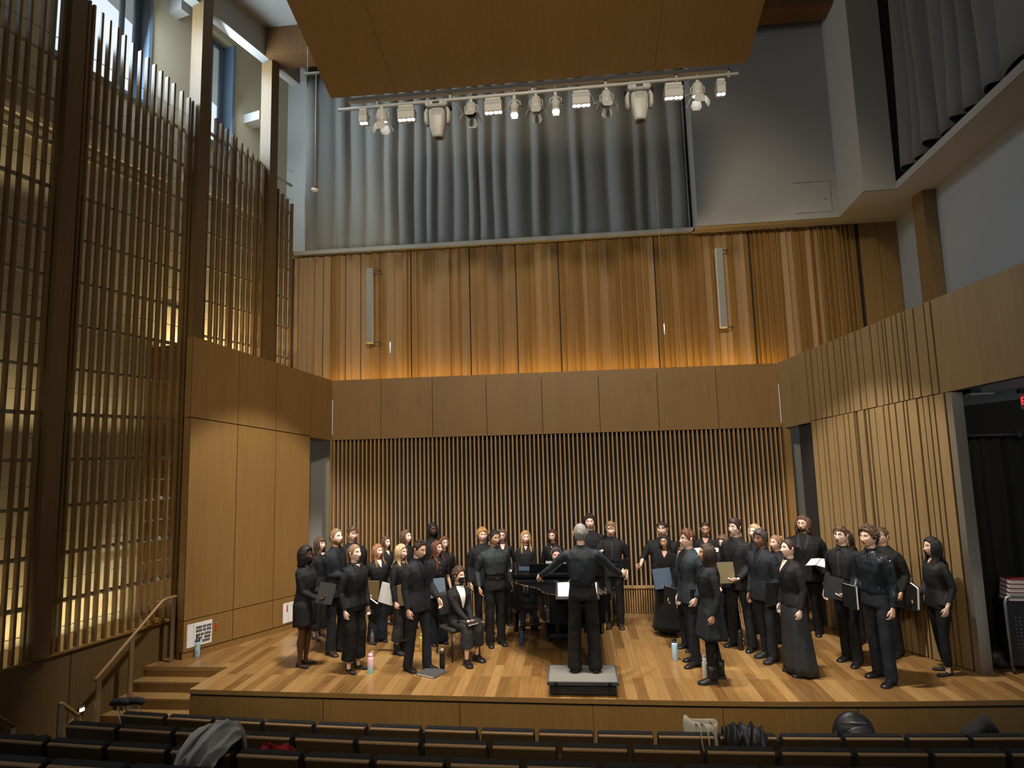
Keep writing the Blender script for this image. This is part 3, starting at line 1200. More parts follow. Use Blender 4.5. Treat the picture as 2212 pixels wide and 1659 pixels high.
mb.lathe([(0, .055), (.05, .055), (.05, .085), (.02, .095), (0, .095)], (0, 0, 0), 20)
mb.build('base', mat('detector_red', (.20, .015, .02), .5), r)
mb = MB()
mb.cyl((0, 0, .09), (0, 0, 2.06), .010, 8)
mb.build('rod', WHITE_PAINT, r)
mb = MB()
mb.box((.02, 0, 2.075), (.44, .04, .03))
mb.cyl((-.15, 0, 2.08), (-.15, 0, CEIL - 7.14 + .01), .008, 6)
mb.cyl((.2, 0, 2.08), (.2, 0, CEIL - 7.14 + .01), .008, 6)
mb.build('bracket', mat('bracket_grey', (.4, .38, .34), .5, .3), r)

EX = (6.36, 9.0, 3.42)
r = empty('exit_sign', EX, 0, 'red exit sign under the backstage ceiling at the right edge', 'exit sign')
mb = MB()
mb.box((0, 0, .10), (.34, .05, .06), bevel=.006)
mb.build('housing', MATTE_BLACK, r)
mb = MB()
mb.box((0, 0, -.04), (.30, .010, .22), bevel=.003)
mb.build('panel', mat('exit_glass', (.10, .02, .02), .2, emit=(.5, .02, .03), estr=.08), r)
text_obj('EXIT', .15, 'lettering', mat('exit_red', (.8, .02, .02), .5, emit=(1, .02, .03), estr=2.2), r,
         Matrix.Translation((0, -.007, -.04)) @ Matrix.Rotation(PI / 2, 4, 'X'))
r = empty('ceiling_light', (5.32, 8.5, 3.47), 0, 'flat unlit ceiling light behind the right stage wall', 'ceiling light')
mb = MB()
mb.box((0, 0, -.012), (.30, .30, .024), bevel=.008)
mb.mi = 1
mb.box((-.05, 0, .055), (.12, .2, .12))
mb.build('body', [mat('lamp_opal', (.55, .5, .4), .5), MATTE_BLACK], r)
# ================================================================== THINGS ON AND AROUND THE STAGE
ORD = ['first', 'second', 'third', 'fourth', 'fifth', 'sixth', 'seventh', 'eighth', 'ninth', 'tenth', 'eleventh', 'twelfth', 'thirteenth', 'fourteenth', 'fifteenth', 'sixteenth', 'seventeenth']

# ---- handrails along the dado
HB = Vector((-5.85, 8.5, 0))


def HP(y, z):
    return Vector((-5.85 + (y - 8.5) * SK, y, z))


def floor_at(y):
    for yf, z in ((8.31, 0), (8.13, -.14), (7.93, -.28), (7.73, -.42), (7.53, -.56)):
        if y >= yf:
            return z
    return HOUSE


def handrail(name, label, pts, legs, r_, leg_w=(.045, .012)):
    r = empty(name, HP(legs[0][0], legs[0][1]), 0, label, 'handrail', 'oak and steel handrails')
    inv = r.matrix_world.inverted()
    mb = MB()
    mb.tube([HP(*p) for p in pts], [(r_, r_ * .8)] * len(pts), 10)
    mb.build('rail', OAK_RAIL, r).matrix_parent_inverse = inv
    for y, z0, z1 in legs:
        mb = MB()
        rot = Matrix.Rotation(-math.atan(SK), 3, 'Z')
        mb.box(HP(y, (z0 + z1) / 2), (leg_w[1], leg_w[0], z1 - z0), rot)
        mb.build('post', STEEL, r).matrix_parent_inverse = inv


handrail('handrail', 'long oak handrail on steel posts climbing the steps at the left of the stage',
         [(7.43, .13), (7.47, .15), (8.32, .885), (8.38, .905), (8.5, .905), (8.54, .905)],
         [(7.49, HOUSE, .13), (7.905, -.42, .505), (8.5, 0.0, .885)], .024, (.06, .022))
handrail('handrail', 'short oak handrail beside the step light at the left aisle', [(7.03, .0), (7.07, -.01), (7.24, -.20), (7.27, -.235)],
         [(7.055, HOUSE, -.03), (7.25, HOUSE, -.23)], .022, (.06, .03))
handrail('handrail', 'short oak handrail cut by the left edge of the photo', [(6.25, .30), (6.50, .02), (6.58, -.06)], [(6.30, HOUSE, .2), (6.56, HOUSE, -.07)], .022, (.06, .03))
r = empty('step_light', SP(7.50, -.24, .03), 0, 'small lit step light in the dado beside the handrail', 'step light')
mb = MB()
mb.box((0, 0, 0), (.012, .075, .075), Matrix.Rotation(-math.atan(SK), 3, 'Z'))
mb.build('faceplate', STEEL, r)
mb = MB()
mb.box((.008, 0, -.012), (.006, .055, .035), Matrix.Rotation(-math.atan(SK), 3, 'Z'))
mb.build('lens', mat('step_lens', (1, .9, .7), .4, emit=(1, .85, .6), estr=9), r)
lamp('step_lamp', 'SPOT', SP(7.50, -.26, .06), SP(7.2, -.9, .35), 3, (1, .8, .5), .02, angle=110)

# ---- socket plates and key switches on the left stage wall
LROT = math.atan2(LDIR.y, LDIR.x)


def on_left(s, z, off, name, label, cat, group=None):
    o = empty(name, LP(s, z, off), LROT, label, cat, group)
    return o                                           # local x runs along the wall, -y towards the stage


r = on_left(.235, .317, .004, 'socket_panel', 'white socket panel with rows of black connectors near the stickered bottle', 'socket panel', 'white socket panels on the left stage wall')
PANELW = mat('white_enamel', (.80, .80, .80), .35)
mb = MB()
mb.box((.05, 0, 0), (.27, .006, .33))
p = mb.build('plate', PANELW, r)
mb = MB()
mb.box((-.137, 0, 0), (.095, .006, .33))
for x, z in ((-.17, .135), (-.105, .135)):
    mb.mi = 1
    mb.lathe([(0, -.004), (.005, -.004), (.005, .004), (0, .004)], (x, -.003, z), 8, axis='Y')
mb.build('blank_plate', [PANELW, GREY_MET], r)
mb = MB()
for row, cols in ((.095, [0, 1, 2, 3, 4.4, 5.4, 6.8, 7.8, 8.8]), (.045, [0, 1, 2, 3, 4.4, 5.4, 6.8, 7.8, 8.8]), (-.012, [0, 1, 2, 3.2, 4.2, 5.6, 6.6, 7.6, 8.6]), (-.062, [0, 1, 2, 3.1, 5.4, 6.4, 7.4, 8.4]), (-.110, [4.2, 5.2, 6.2, 7.2, 8.2])):
    for c in cols:
        mb.box((-.045 + c * .0232, -.005, row), (.016, .006, .034))
mb.build('socket', MATTE_BLACK, p)
r = on_left(1.81, .29, .004, 'socket_panel', 'white socket panel half hidden behind the woman in the short dress', 'socket panel', 'white socket panels on the left stage wall')
mb = MB()
mb.box((.05, 0, 0), (.27, .006, .32))
p = mb.build('plate', PANELW, r)
mb = MB()
mb.box((-.137, 0, 0), (.095, .006, .32))
mb.build('blank_plate', PANELW, r)
mb = MB()
for q in range(6):
    for c in range(3):
        mb.box((.06 + c * .04, -.005, -.09 + q * .036), (.016, .006, .024))
mb.build('socket', MATTE_BLACK, p)
RED = mat('red_plastic', (.55, .03, .02), .4)
for s, z, lab in ((.485, .37, 'small red key switch beside the near socket panel'), (1.70, .37, 'small red key switch beside the far socket panel')):
    r = on_left(s, z, .004, 'key_switch', lab, 'key switch', 'red key switches on the left stage wall')
    mb = MB()
    mb.box((0, -.004, -.02), (.022, .012, .085), bevel=.003)
    mb.build('tag', RED, r)
    mb = MB()
    mb.lathe([(0, -.004), (.011, -.004), (.009, .012), (0, .012)], (0, -.006, .045), 10, axis='Y')
    mb.build('lock', STEEL, r)

# ---- bottles


def bottle(loc, label, prof, body, cap_prof, capm, extra=None, shoulder=None):
    r = empty('water_bottle', loc, 0, label, 'bottle', 'water bottles on the stage floor')
    mb = MB()
    mb.lathe(prof, (0, 0, 0), 24)
    mb.build('flask', body, r)
    mb = MB()
    mb.lathe(cap_prof, (0, 0, 0), 18)
    mb.build('lid', capm, r)
    if extra:
        extra(r)
    return r


def loop_handle(z, w, h, m, rr=.006):
    def f(r):
        mb = MB()
        mb.tube([(w * math.cos(a), 0, z + h * math.sin(a)) for a in [PI * k / 10 for k in range(11)]], rr, 8)
        mb.build('handle', m, r)
    return f


def body_prof(rad, h, neck=.6, sh=.035):
    return [(0, 0), (rad * .93, 0), (rad, .008), (rad, h - sh), (rad * .93, h - sh * .45), (rad * neck, h), (0, h)]


BLK = mat('bottle_black', (.012, .012, .013), .3)
S1 = mat('sticker_blue_bottle', (.32, .52, .72), .4)


def stickers(r):
    fl = r.children[0]
    for z, rad, shp in ((.155, .028, 0), (.062, .024, 1)):
        mb = MB()
        seg = 18
        c = Vector((.004, -.0385, z))
        R = .0375

        def pt(u, v):
            a = -PI / 2 + .15 + u / R
            return (R * math.cos(a) * 1.02, R * math.sin(a) * 1.02, z + v)
        ring = [pt(rad * math.cos(2 * PI * k / seg), rad * math.sin(2 * PI * k / seg) * (1 if shp == 0 else 1.2)) for k in range(seg)]
        mb.add(ring + [pt(0, 0)], [(k, (k + 1) % seg, seg) for k in range(seg)])
        mb.build('sticker', mat('sticker_yellow', (.62, .68, .10), .5) if shp == 0 else mat('sticker_olive', (.30, .28, .03), .5), fl)
        mb = MB()
        q = [pt(.0, -.012), pt(.012, .004), pt(.006, .011), pt(0, .006), pt(-.006, .011), pt(-.012, .004)] if shp == 0 else [pt(-.02, .005), pt(.02, .005), pt(.012, .022), pt(-.012, .022)]
        q = [(x * 1.02, y * 1.02, zz) for x, y, zz in q]
        mb.add(q, [list(range(len(q)))])
        mb.build('sticker_print', mat('sticker_ink', (.03, .06, .03), .6), fl)
    loop_handle(.245, .034, .040, BLK, .005)(r)


bottle((-5.60, 8.72, 0), 'light blue bottle with yellow stickers by the socket panel', body_prof(.0375, .215, .75, .02), S1,
       [(0, .215), (.026, .215), (.034, .222), (.034, .245), (.014, .25), (.012, .268), (0, .268)], mat('lid_brown_black', (.05, .03, .03), .4), stickers)


def grad_mat():
    m = mat('pink_blue_gradient', (.8, .6, .8), .4)
    nt = m.node_tree
    tc = nt.nodes.new('ShaderNodeTexCoord')
    sp = nt.nodes.new('ShaderNodeSeparateXYZ')
    rp = nt.nodes.new('ShaderNodeValToRGB')
    mr = nt.nodes.new('ShaderNodeMapRange')
    mr.inputs['From Max'].default_value = .2
    rp.color_ramp.elements[0].position = .15
    rp.color_ramp.elements[0].color = (.32, .66, .78, 1)
    rp.color_ramp.elements[1].position = .75
    rp.color_ramp.elements[1].color = (.86, .50, .62, 1)
    L = nt.links.new
    L(tc.outputs['Object'], sp.inputs[0])
    L(sp.outputs['Z'], mr.inputs['Value'])
    L(mr.outputs[0], rp.inputs[0])
    L(rp.outputs[0], nt.nodes['Principled BSDF'].inputs['Base Color'])
    return m


PINK = mat('pink_lid', (.85, .48, .58), .4)


def spout(r):
    mb = MB()
    mb.tube([(-.012, 0, .245), (.0, 0, .252), (.03, 0, .274), (.038, 0, .276)], [.008, .009, .007, .006], 8)
    mb.build('straw_spout', PINK, r)


bottle((-2.78, 8.14, 0), 'pink to blue gradient bottle beside the woman in black pumps', body_prof(.042, .205, .78, .02), grad_mat(),
       [(0, .205), (.032, .205), (.034, .21), (.034, .236), (.028, .246), (0, .248)], PINK, spout)
bottle((-3.16, 9.32, 0), 'clear plastic drink bottle by the feet of the woman with the gold folder',
       [(0, 0), (.028, 0), (.033, .01), (.030, .07), (.033, .12), (.03, .15), (.016, .18), (.013, .20), (0, .20)],
       mat('clear_plastic', (.75, .72, .70), .12, trans=.8), [(0, .198), (.016, .198), (.016, .218), (0, .22)], mat('brown_cap', (.20, .12, .06), .5))
bottle((-2.31, 9.02, 0), 'mustard yellow bottle behind the legs of the man in the dark suit', body_prof(.038, .215, .6, .03), mat('mustard_enamel', (.62, .42, .05), .4),
       [(0, .215), (.022, .215), (.022, .25), (0, .252)], mat('mustard_cap', (.55, .38, .06), .4))
bottle((-1.845, 8.29, 0), 'tall black bottle with steel collar standing by the black folder', body_prof(.036, .235, .62, .05), mat('gloss_black_bottle', (.01, .01, .011), .12),
       [(0, .23), (.023, .23), (.024, .262), (.02, .268), (0, .268)], mat('white_steel_lid', (.7, .7, .7), .3, .6))
bottle((-.865, 9.33, 0), 'navy bottle with black lid next to the left piano leg', body_prof(.037, .215, .8, .012), mat('navy_enamel', (.022, .045, .12), .35),
       [(0, .215), (.03, .215), (.033, .222), (.033, .25), (.012, .256), (.01, .275), (0, .275)], BLK)


def knob(r):
    mb = MB()
    mb.ball((-.014, 0, .266), .018)
    mb.ball((.016, 0, .268), .018)
    mb.build('knob', BLK, r)


bottle((1.28, 8.73, 0), 'pale blue bottle with round black stopper right of the podium', body_prof(.040, .225, .7, .02), mat('pale_blue_enamel', (.42, .62, .84), .35),
       [(0, .225), (.026, .225), (.026, .25), (0, .255)], BLK, knob)
bottle((1.545, 8.06, 0), 'off-white speckled bottle with loop lid by the laced boots', body_prof(.040, .205, .75, .015), mat('speckled_steel', (.55, .54, .48), .5, bump=(90, .2)),
       [(0, .205), (.028, .205), (.031, .212), (.031, .245), (0, .248)], mat('white_lid', (.78, .78, .77), .4), loop_handle(.245, .024, .036, mat('white_lid', (.8, .8, .8), .4), .007))


def colour_tag(r):
    mb = MB()
    for z, c in ((.10, 0), (.16, 1)):
        mb.mi = c
        mb.box((.030, -.016, z), (.014, .014, .03))
    mb.build('sticker', [mat('tag_blue', (.2, .5, .8), .5), mat('tag_lime', (.6, .75, .2), .5)], r.children[0])


bottle((2.26, 9.16, 0), 'black bottle with small colour stickers by the shoes of the tall man in glasses', body_prof(.040, .22, .8, .012), BLK,
       [(0, .22), (.033, .22), (.036, .226), (.036, .26), (.014, .264), (.012, .285), (0, .285)], BLK, colour_tag)

# ---- podium
r = empty('conductor_podium', (0.015, 7.72, 0), 0, 'grey carpeted black conductor podium at the front of the stage', 'podium')
PH = .165
mb = MB()
mb.box((0, 0, PH - .018), (.84, .58, .036))
mb.mi = 1
mb.box((0, 0, PH + .001), (.80, .545, .003))
d = mb.build('deck', [mat('podium_edge', (.055, .058, .065), .5), mat('grey_podium_carpet', (.15, .15, .142), .95, bump=(220, .25))], r)
text_obj('Wenger', .034, 'lettering', MATTE_BLACK, d, Matrix.Translation((.19, -.2905, PH - .018)) @ Matrix.Rotation(PI / 2, 4, 'X'), .0005, .3)
mb = MB()
mb.box((0, 0, (PH - .036) / 2 + .01), (.78, .52, PH - .056))
mb.build('case', mat('podium_case', (.010, .010, .010), .6), r)
for sx in (-.315, .315):
    mb = MB()
    for k in (-.016, .016):
        mb.box((sx + k, -.296, PH * .55 + .01), (.005, .008, PH * .92))
    mb.box((sx, -.2935, PH - .02), (.045, .006, .02))
    mb.build('latch', SATIN_BLACK, r)
for sx in (-.34, .34):
    for sy in (-.22, .22):
        mb = MB()
        mb.cyl((sx, sy, 0), (sx, sy, .025), .022, 12)
        mb.build('foot', SATIN_BLACK, r)

# ---- grand piano, tail towards the podium
GLOSS = mat('piano_black', (.006, .006, .007), .06, coat=.6)
r = empty('grand_piano', (-.33, 9.0, 0), 0, 'glossy black grand piano between the conductor and the back row', 'piano')
inv = r.matrix_world.inverted()


def bez(p, n):
    out = []
    for i in range(n):
        t = i / n
        a = (1 - t) ** 3
        b = 3 * t * (1 - t) ** 2
        c = 3 * t * t * (1 - t)
        d = t ** 3
        out.append((a * p[0][0] + b * p[1][0] + c * p[2][0] + d * p[3][0], a * p[0][1] + b * p[1][1] + c * p[2][1] + d * p[3][1]))
    return out


out = bez([(.44, 8.36), (.44, 8.16), (.20, 8.10), (-.02, 8.10)], 10) + bez([(-.02, 8.10), (-.30, 8.10), (-.44, 8.16), (-.50, 8.36)], 10) + \
    bez([(-.50, 8.36), (-.60, 8.72), (-1.07, 8.80), (-1.07, 9.30)], 14) + [(-1.07, 9.30), (-1.07, 9.82), (.44, 9.82)]
cx, cy = -.32, 9.1
inn = [(cx + (x - cx) * .925, cy + (y - cy) * .945) for x, y in out]
mb = MB()
n = len(out)
z0, z1 = .63, .99
vs = [(x, y, z0) for x, y in out] + [(x, y, z1) for x, y in out] + [(x, y, z1) for x, y in inn] + [(x, y, .92) for x, y in inn]
fs = [list(range(n))[::-1]]
for i in range(n):
    j = (i + 1) % n
    fs += [(i, j, n + j, n + i), (n + i, n + j, 2 * n + j, 2 * n + i), (2 * n + i, 2 * n + j, 3 * n + j, 3 * n + i)]
fs.append([3 * n + i for i in range(n)])
mb.add(vs, fs)
mb.mi = 1
for zz in (.985,):
    mb.tube([(x, y, zz) for x, y in inn[:34]], .006, 5)
case = mb.build('case', [GLOSS, mat('rim_bronze', (.45, .27, .09), .3, .9)], r)
case.matrix_parent_inverse = inv
mb = MB()
mb.prism([(cx + (x - cx) * .915, cy + (y - cy) * .93) for x, y in out if y < 9.5] + [(-.98, 9.45), (.36, 9.45)], .922, .930)
mb.build('plate', mat('piano_plate', (.035, .025, .014), .3, .7), case).matrix_parent_inverse = inv
mb = MB()
for k in range(26):
    x = .34 - k * .05
    ymin = 8.22 if x > -.4 else 8.45 + (-.4 - x) * .75
    mb.cyl((x, min(ymin, 9.2), .937), (x - .02, 9.4, .937), .0016, 4)
mb.build('strings', STEEL, case).matrix_parent_inverse = inv
mb = MB()
mb.box((-.315, 9.72, .80), (1.36, .17, .02))
mb.mi = 1
for k in range(52):
    mb.box((-.97 + k * .0257, 9.74, .815), (.023, .15, .016))
mb.mi = 0
mb.build('keyboard', [GLOSS, mat('ivory', (.8, .78, .72), .3)], r).matrix_parent_inverse = inv
mb = MB()
mb.box((-.315, 9.50, 1.0), (1.36, .22, .014))
mb.box((-.36, 9.47, 1.085), (.74, .018, .15), (math.radians(14), 0, 0))
mb.build('music_desk', GLOSS, r).matrix_parent_inverse = inv
mb = MB()
mb.box((-.315, 9.62, 1.0), (1.38, .06, .02))
mb.build('lid_front', GLOSS, r).matrix_parent_inverse = inv
for x, y in ((-.97, 9.58), (.33, 9.50), (.06, 8.45)):
    mb = MB()
    mb.tube([(x, y, .66), (x, y, .60), (x, y, .56), (x, y, .12)], [.075, .075, .058, .036], 4, smooth=False)
    mb.box((x, y, .645), (.17, .17, .03))
    lg = mb.build('leg', GLOSS, r)
    lg.matrix_parent_inverse = inv
    mb = MB()
    mb.box((x, y, .10), (.05, .05, .05))
    for s in (-1, 1):
        mb.cyl((x + s * .022 - .02, y - .02, .042), (x + s * .034 - .02, y - .02, .042), .042, 14)
    mb.tube([(x - .05, y, .09), (x - .08, y - .02, .06), (x - .07, y - .03, .03)], .012, 6)
    mb.build('caster', BRASS, lg).matrix_parent_inverse = inv
mb = MB()
mb.box((-.315, 9.52, .10), (.27, .14, .06))
for s in (-1, 1):
    mb.tube([(-.315 + s * .09, 9.53, .12), (-.315 + s * .10, 9.53, .64)], .020, 8)
ly = mb.build('lyre', GLOSS, r)
ly.matrix_parent_inverse = inv
for k in (-1, 0, 1):
    mb = MB()
    mb.cyl((-.315 + k * .055, 9.455, .12), (-.315 + k * .045, 9.50, .62), .006, 8)
    mb.build('pedal_rod', mat('nickel', (.75, .70, .62), .25, 1), ly).matrix_parent_inverse = inv
    mb = MB()
    mb.box((-.315 + k * .055, 9.62, .075), (.022, .12, .012), bevel=.004)
    mb.build('pedal', BRASS, ly).matrix_parent_inverse = inv
# sheet music on the piano desk, bench
r = empty('sheet_music', (-.26, 9.50, .965), 0, 'white sheet music propped on the piano music desk in front of the pianist', 'sheet music', 'sheet music on stands')
mb = MB()
for s in (-1, 1):
    mb.box((s * .11, .012, .115), (.215, .003, .225), (math.radians(14), 0, s * .03))
mb.build('pages', PAPER, r)
r = empty('piano_bench', (-.36, 10.16, 0), 0, 'black piano bench behind the grand piano under the pianist', 'bench')
mb = MB()
mb.box((0, 0, .445), (.72, .34, .06), bevel=.02)
mb.build('seat', SATIN_BLACK, r)
for sx in (-1, 1):
    for sy in (-1, 1):
        mb = MB()
        mb.box((sx * .32, sy * .13, .208), (.045, .045, .416))
        mb.build('leg', SATIN_BLACK, r)

# ---- conductor's stand and score
r = empty('music_stand', (-.01, 8.045, 0), 0, 'black music stand between the conductor and the piano tail', 'music stand')
mb = MB()
tilt = math.radians(-62)
mb.box((0, .13, 1.037), (.56, .012, .33), (tilt, 0, 0))
mb.box((0, -.02, .982), (.56, .05, .012), (math.radians(28), 0, 0))
mb.build('desk', SATIN_BLACK, r)
mb = MB()
mb.cyl((0, .0, .05), (0, .0, .98), .012, 10)
mb.tube([(0, 0, .96), (0, .06, 1.03), (0, .11, 1.06)], .01, 8)
mb.build('pole', SATIN_BLACK, r)
for a in (-2.6, -.5, 1.57 + 3.14):
    mb = MB()
    mb.tube([(0, 0, .16), (.05 * math.cos(a), .03 * math.sin(a), .10), (.17 * math.cos(a), .03 * math.sin(a), .012)], .009, 8)
    mb.build('foot', SATIN_BLACK, r)
r = empty('open_score', (-.01, 8.17, 1.050), 0, 'open white score lying on the conductor music stand', 'sheet music', 'sheet music on stands')
mb2 = MB()
for s in (-1, 1):
    mb2.box((s * .128, 0, .008), (.25, .27, .006), (math.radians(28), s * .04, 0))
mb2.build('pages', PAPER, r)

# ---- orchestra chair
r = empty('orchestra_chair', (-1.72, 8.86, 0), math.radians(38), 'black upholstered stage chair under the masked woman', 'chair')
UPH = mat('black_upholstery', (.016, .016, .017), .8, bump=(200, .15))
mb = MB()
mb.box((0, 0, .395), (.45, .44, .055), (math.radians(-3), 0, 0), bevel=.022)
mb.build('seat', UPH, r)
mb = MB()
rings = []
for z, y, w in ((.52, .215, .19), (.56, .222, .215), (.70, .245, .22), (.80, .262, .21), (.845, .268, .17)):
    rings.append([(w * math.copysign(abs(math.cos(a)) ** .5, math.cos(a)), y + .028 * math.copysign(abs(math.sin(a)) ** .5, math.sin(a)), z) for a in [2 * PI * k / 16 for k in range(16)]])
mb.rings(rings)
mb.build('backrest', UPH, r)
for s in (-1, 1):
    mb = MB()
    mb.tube([(s * .215, -.21, 0.0), (s * .21, -.185, .37), (s * .205, -.15, .385), (s * .2, .15, .375)], .0125, 8)
    mb.build('leg', SATIN_BLACK, r)
    mb = MB()
    mb.tube([(s * .215, .30, 0.0), (s * .205, .21, .40), (s * .20, .215, .56), (s * .195, .25, .72)], .0125, 8)
    mb.build('leg', SATIN_BLACK, r)

# ---- black ring binder on the floor
def binder_mesh(r, w, h, t, cover, edge=PAPER, open_=.0):
    """closed binder lying in local XY, spine at -x"""
    mb = MB()
    mb.box((0, 0, t - .003), (w, h, .004))
    mb.box((0, 0, .002), (w, h, .004))
    mb.box((-w / 2, 0, t / 2), (.006, h, t), bevel=.002)
    c = mb.build('cover', cover, r)
    mb = MB()
    mb.box((-.004, 0, t / 2), (w - .02, h - .012, t - .009))
    mb.build('pages', edge, r)


FOLDER_BLACK = mat('folder_black', (.013, .013, .014), .5, spec=.3)
r = empty('music_folder', (-1.95, 8.13, 0.001), math.radians(-28), 'dark grey ring binder lying on the floor beside the tall black bottle', 'folder', 'choir music folders')
binder_mesh(r, .30, .27, .032, mat('folder_charcoal', (.06, .06, .06), .6))

# ---- backstage: pipe-and-drape, book cart, bag
r = empty('pipe_and_drape', (5.18, 8.62, 0), 0, 'black drape on a silver upright just behind the steel door jamb', 'drape')
mb = MB()
prof = folds(21, 2.2, .10, .22, .07)
rings = []
for z in (2.93, 2.2, 1.4, .7, .03):
    rings.append([(.06 + s, .06 + d + .01 * math.sin(z * 3 + s * 9), z) for s, d in prof])
mb.rings(rings, closed=False, caps=False)
o = mb.build('drape', mat('black_drape', (.006, .006, .0065), .95), r)
sm = o.modifiers.new('thick', 'SOLIDIFY')
sm.thickness = .01
mb = MB()
mb.cyl((0, 0, .01), (0, 0, 2.85), .026, 14)
mb.build('upright', mat('silver_tube', (.55, .58, .62), .3, .9), r)
mb = MB()
mb.cyl((-.02, .02, 2.92), (2.3, .02, 2.92), .022, 10)
mb.box((0, 0, 1.93), (.07, .07, .05))
mb.box((.70, .01, 2.93), (.06, .05, .09))
mb.build('crossbar', MATTE_BLACK, r)
mb = MB()
mb.box((0, .1, .006), (.3, .3, .01))
mb.build('base_plate', MATTE_BLACK, r)

r = empty('book_cart', (5.55, 8.35, 0), math.radians(-6), 'black cart with bent steel tube frame at the right edge', 'cart')
mb = MB()
pts = [(-.27, -.06, .08), (-.27, -.06, .84), (-.25, -.06, .90), (-.19, -.06, .925), (.4, -.06, .925)]
mb.tube(pts, .016, 10)
mb.build('frame', mat('cart_tube', (.32, .33, .34), .35, .8), r)
mb = MB()
mb.box((.08, .10, .46), (.64, .26, .74))
mb.box((.08, .10, .845), (.64, .30, .02))
mb.mi = 1
for i in range(3):
    for j in range(9):
        mb.box((-.16 + i * .05, -.032, .30 + j * .045), (.014, .004, .012))
mb.build('body', [mat('cart_black', (.012, .011, .011), .5), GREY_MET], r)
mb = MB()
mb.box((.08, -.02, .885), (.60, .012, .055))
pl = mb.build('nameplate', mat('maroon_panel', (.10, .012, .02), .5), r)
text_obj('Carlm', .062, 'lettering', mat('script_cream', (.75, .55, .4), .5), pl, Matrix.Translation((-.135, -.027, .882)) @ Matrix.Rotation(PI / 2, 4, 'X'), .0005, .35)
for x in (-.26, .38):
    mb = MB()
    mb.cyl((x - .012, -.06, .035), (x + .012, -.06, .035), .035, 12)
    mb.box((x, -.06, .07), (.03, .03, .04))
    mb.build('caster', MATTE_BLACK, r)
MAROON = mat('maroon_cloth', (.16, .012, .022), .6)
for k in range(5):
    z = .856 + k * .052
    bb = empty('hymn_book', (5.50 + k * .008, 8.43, z), math.radians(-6), ['dark red book lowest in the stack on the cart', 'dark red book second from the bottom of the stack on the cart', 'dark red book in the middle of the stack on the cart',
               'dark red book second from the top of the stack on the cart', 'dark red book on top of the stack on the cart'][k], 'book', 'red books stacked on the cart')
    mb = MB()
    mb.box((.0, 0, .002), (.30, .22, .004))
    mb.box((.0, 0, .048), (.30, .22, .004))
    mb.box((.0, .108, .025), (.30, .006, .048))
    mb.build('cover', MAROON, bb)
    mb = MB()
    mb.box((.0, -.002, .025), (.29, .205, .041))
    mb.build('pages', mat('old_paper', (.62, .58, .52), .9), bb)
r = empty('backpack', (5.24, 8.52, 0), math.radians(15), 'black bag slumped on the floor between the silver upright and the cart', 'bag', 'bags left about the hall')
mb = MB()
mb.ball((0, 0, .115), (.13, .085, .115), 18, 12)
mb.ball((.03, -.055, .08), (.10, .045, .075), 16, 10)
for k in range(len(mb.v)):
    v = Vector(mb.v[k])
    nn = noise.noise(v * 14) * .02
    mb.v[k] = (v.x * (1 + nn), v.y * (1 + nn), max(0.002, v.z * (1 + nn * 2)))
mb.build('body', mat('black_nylon', (.016, .016, .018), .4, bump=(60, .2)), r)
mb = MB()
mb.tube([(-.05, 0, .21), (-.03, -.01, .255), (.03, -.01, .255), (.05, 0, .21)], .008, 6)
mb.build('handle', MATTE_BLACK, r)
# ================================================================== AUDITORIUM SEATS AND WHAT LIES ON THEM
SEAT_WOOD = wood('seat_plywood', (.055, .032, .012), (.036, .020, .008), .5)
SEAT_EDGE = mat('seat_edge_oak', (.30, .18, .085), .5)
SEAT_FAB = mat('charcoal_seat_fabric', (.013, .013, .0135), .95, sheen=.0, bump=(120, .4))
SEAT_MET = mat('seat_metal', (.09, .09, .09), .4, .6)


def make_seat(w):
    """back of a folding theatre seat; local origin on its floor, back panel facing -y"""
    r = empty('auditorium_seat', (0, 0, 0))
    lean = math.radians(9)
    rot = Euler((lean, 0, 0)).to_matrix()
    mb = MB()
    mb.box((0, .005, .585), (w, .018, .43), rot)
    mb.build('back_panel', SEAT_WOOD, r)
    mb = MB()
    mb.box((0, -.030, .7995), (w, .024, .012), rot)
    mb.build('top_edge', SEAT_EDGE, r)
    mb = MB()
    mb.box((0, .048, .588), (w + .018, .075, .468), rot, bevel=.016)
    mb.build('back_cushion', SEAT_FAB, r)
    mb = MB()
    mb.box((0, .20, .50), (w - .03, .10, .40), (math.radians(-12), 0, 0), bevel=.03)
    mb.build('seat_cushion', SEAT_FAB, r)
    mb = MB()
    mb.box((w / 2 + .020, .17, .29), (.022, .06, .58))
    mb.box((w / 2 + .020, .20, .585), (.038, .28, .026), bevel=.008)
    mb.box((w / 2 + .020, .17, .006), (.05, .22, .012))
    mb.build('armrest', SEAT_MET, r)
    return r


ROWS = [(6.18, .570, -4.986, 17, .14, 'front row'), (5.246, .578, -4.798, 15, .44, 'second row'), (4.405, .5375, -4.694, 14, .70, 'third row'), (3.64, .58, -5.15, 6, .95, 'fourth row')]
seat_at = {}
for ri, (y0, pitch, x0, n, ztop, rname) in enumerate(ROWS):
    proto = make_seat(pitch - .058)
    for k in range(n):
        x = x0 + k * pitch + (pitch - .058) / 2
        o = proto if k == 0 else copy_tree(proto)
        y = y0 + .0085 * x * x - .010 * x
        fl = (HOUSE, -.40, -.12, .14)[ri]
        o.location = (x, y + .033, fl)
        o.scale = (1, 1, (ztop - fl) / .81)
        o.rotation_euler = (0, 0, math.atan(.017 * x - .01))
        o['label'] = '%s dark theatre seat from the left in the %s, seen from behind' % (ORD[k], rname)
        o['category'] = 'seat'
        o['group'] = 'theatre seats in the ' + rname
        seat_at[(ri, k)] = o


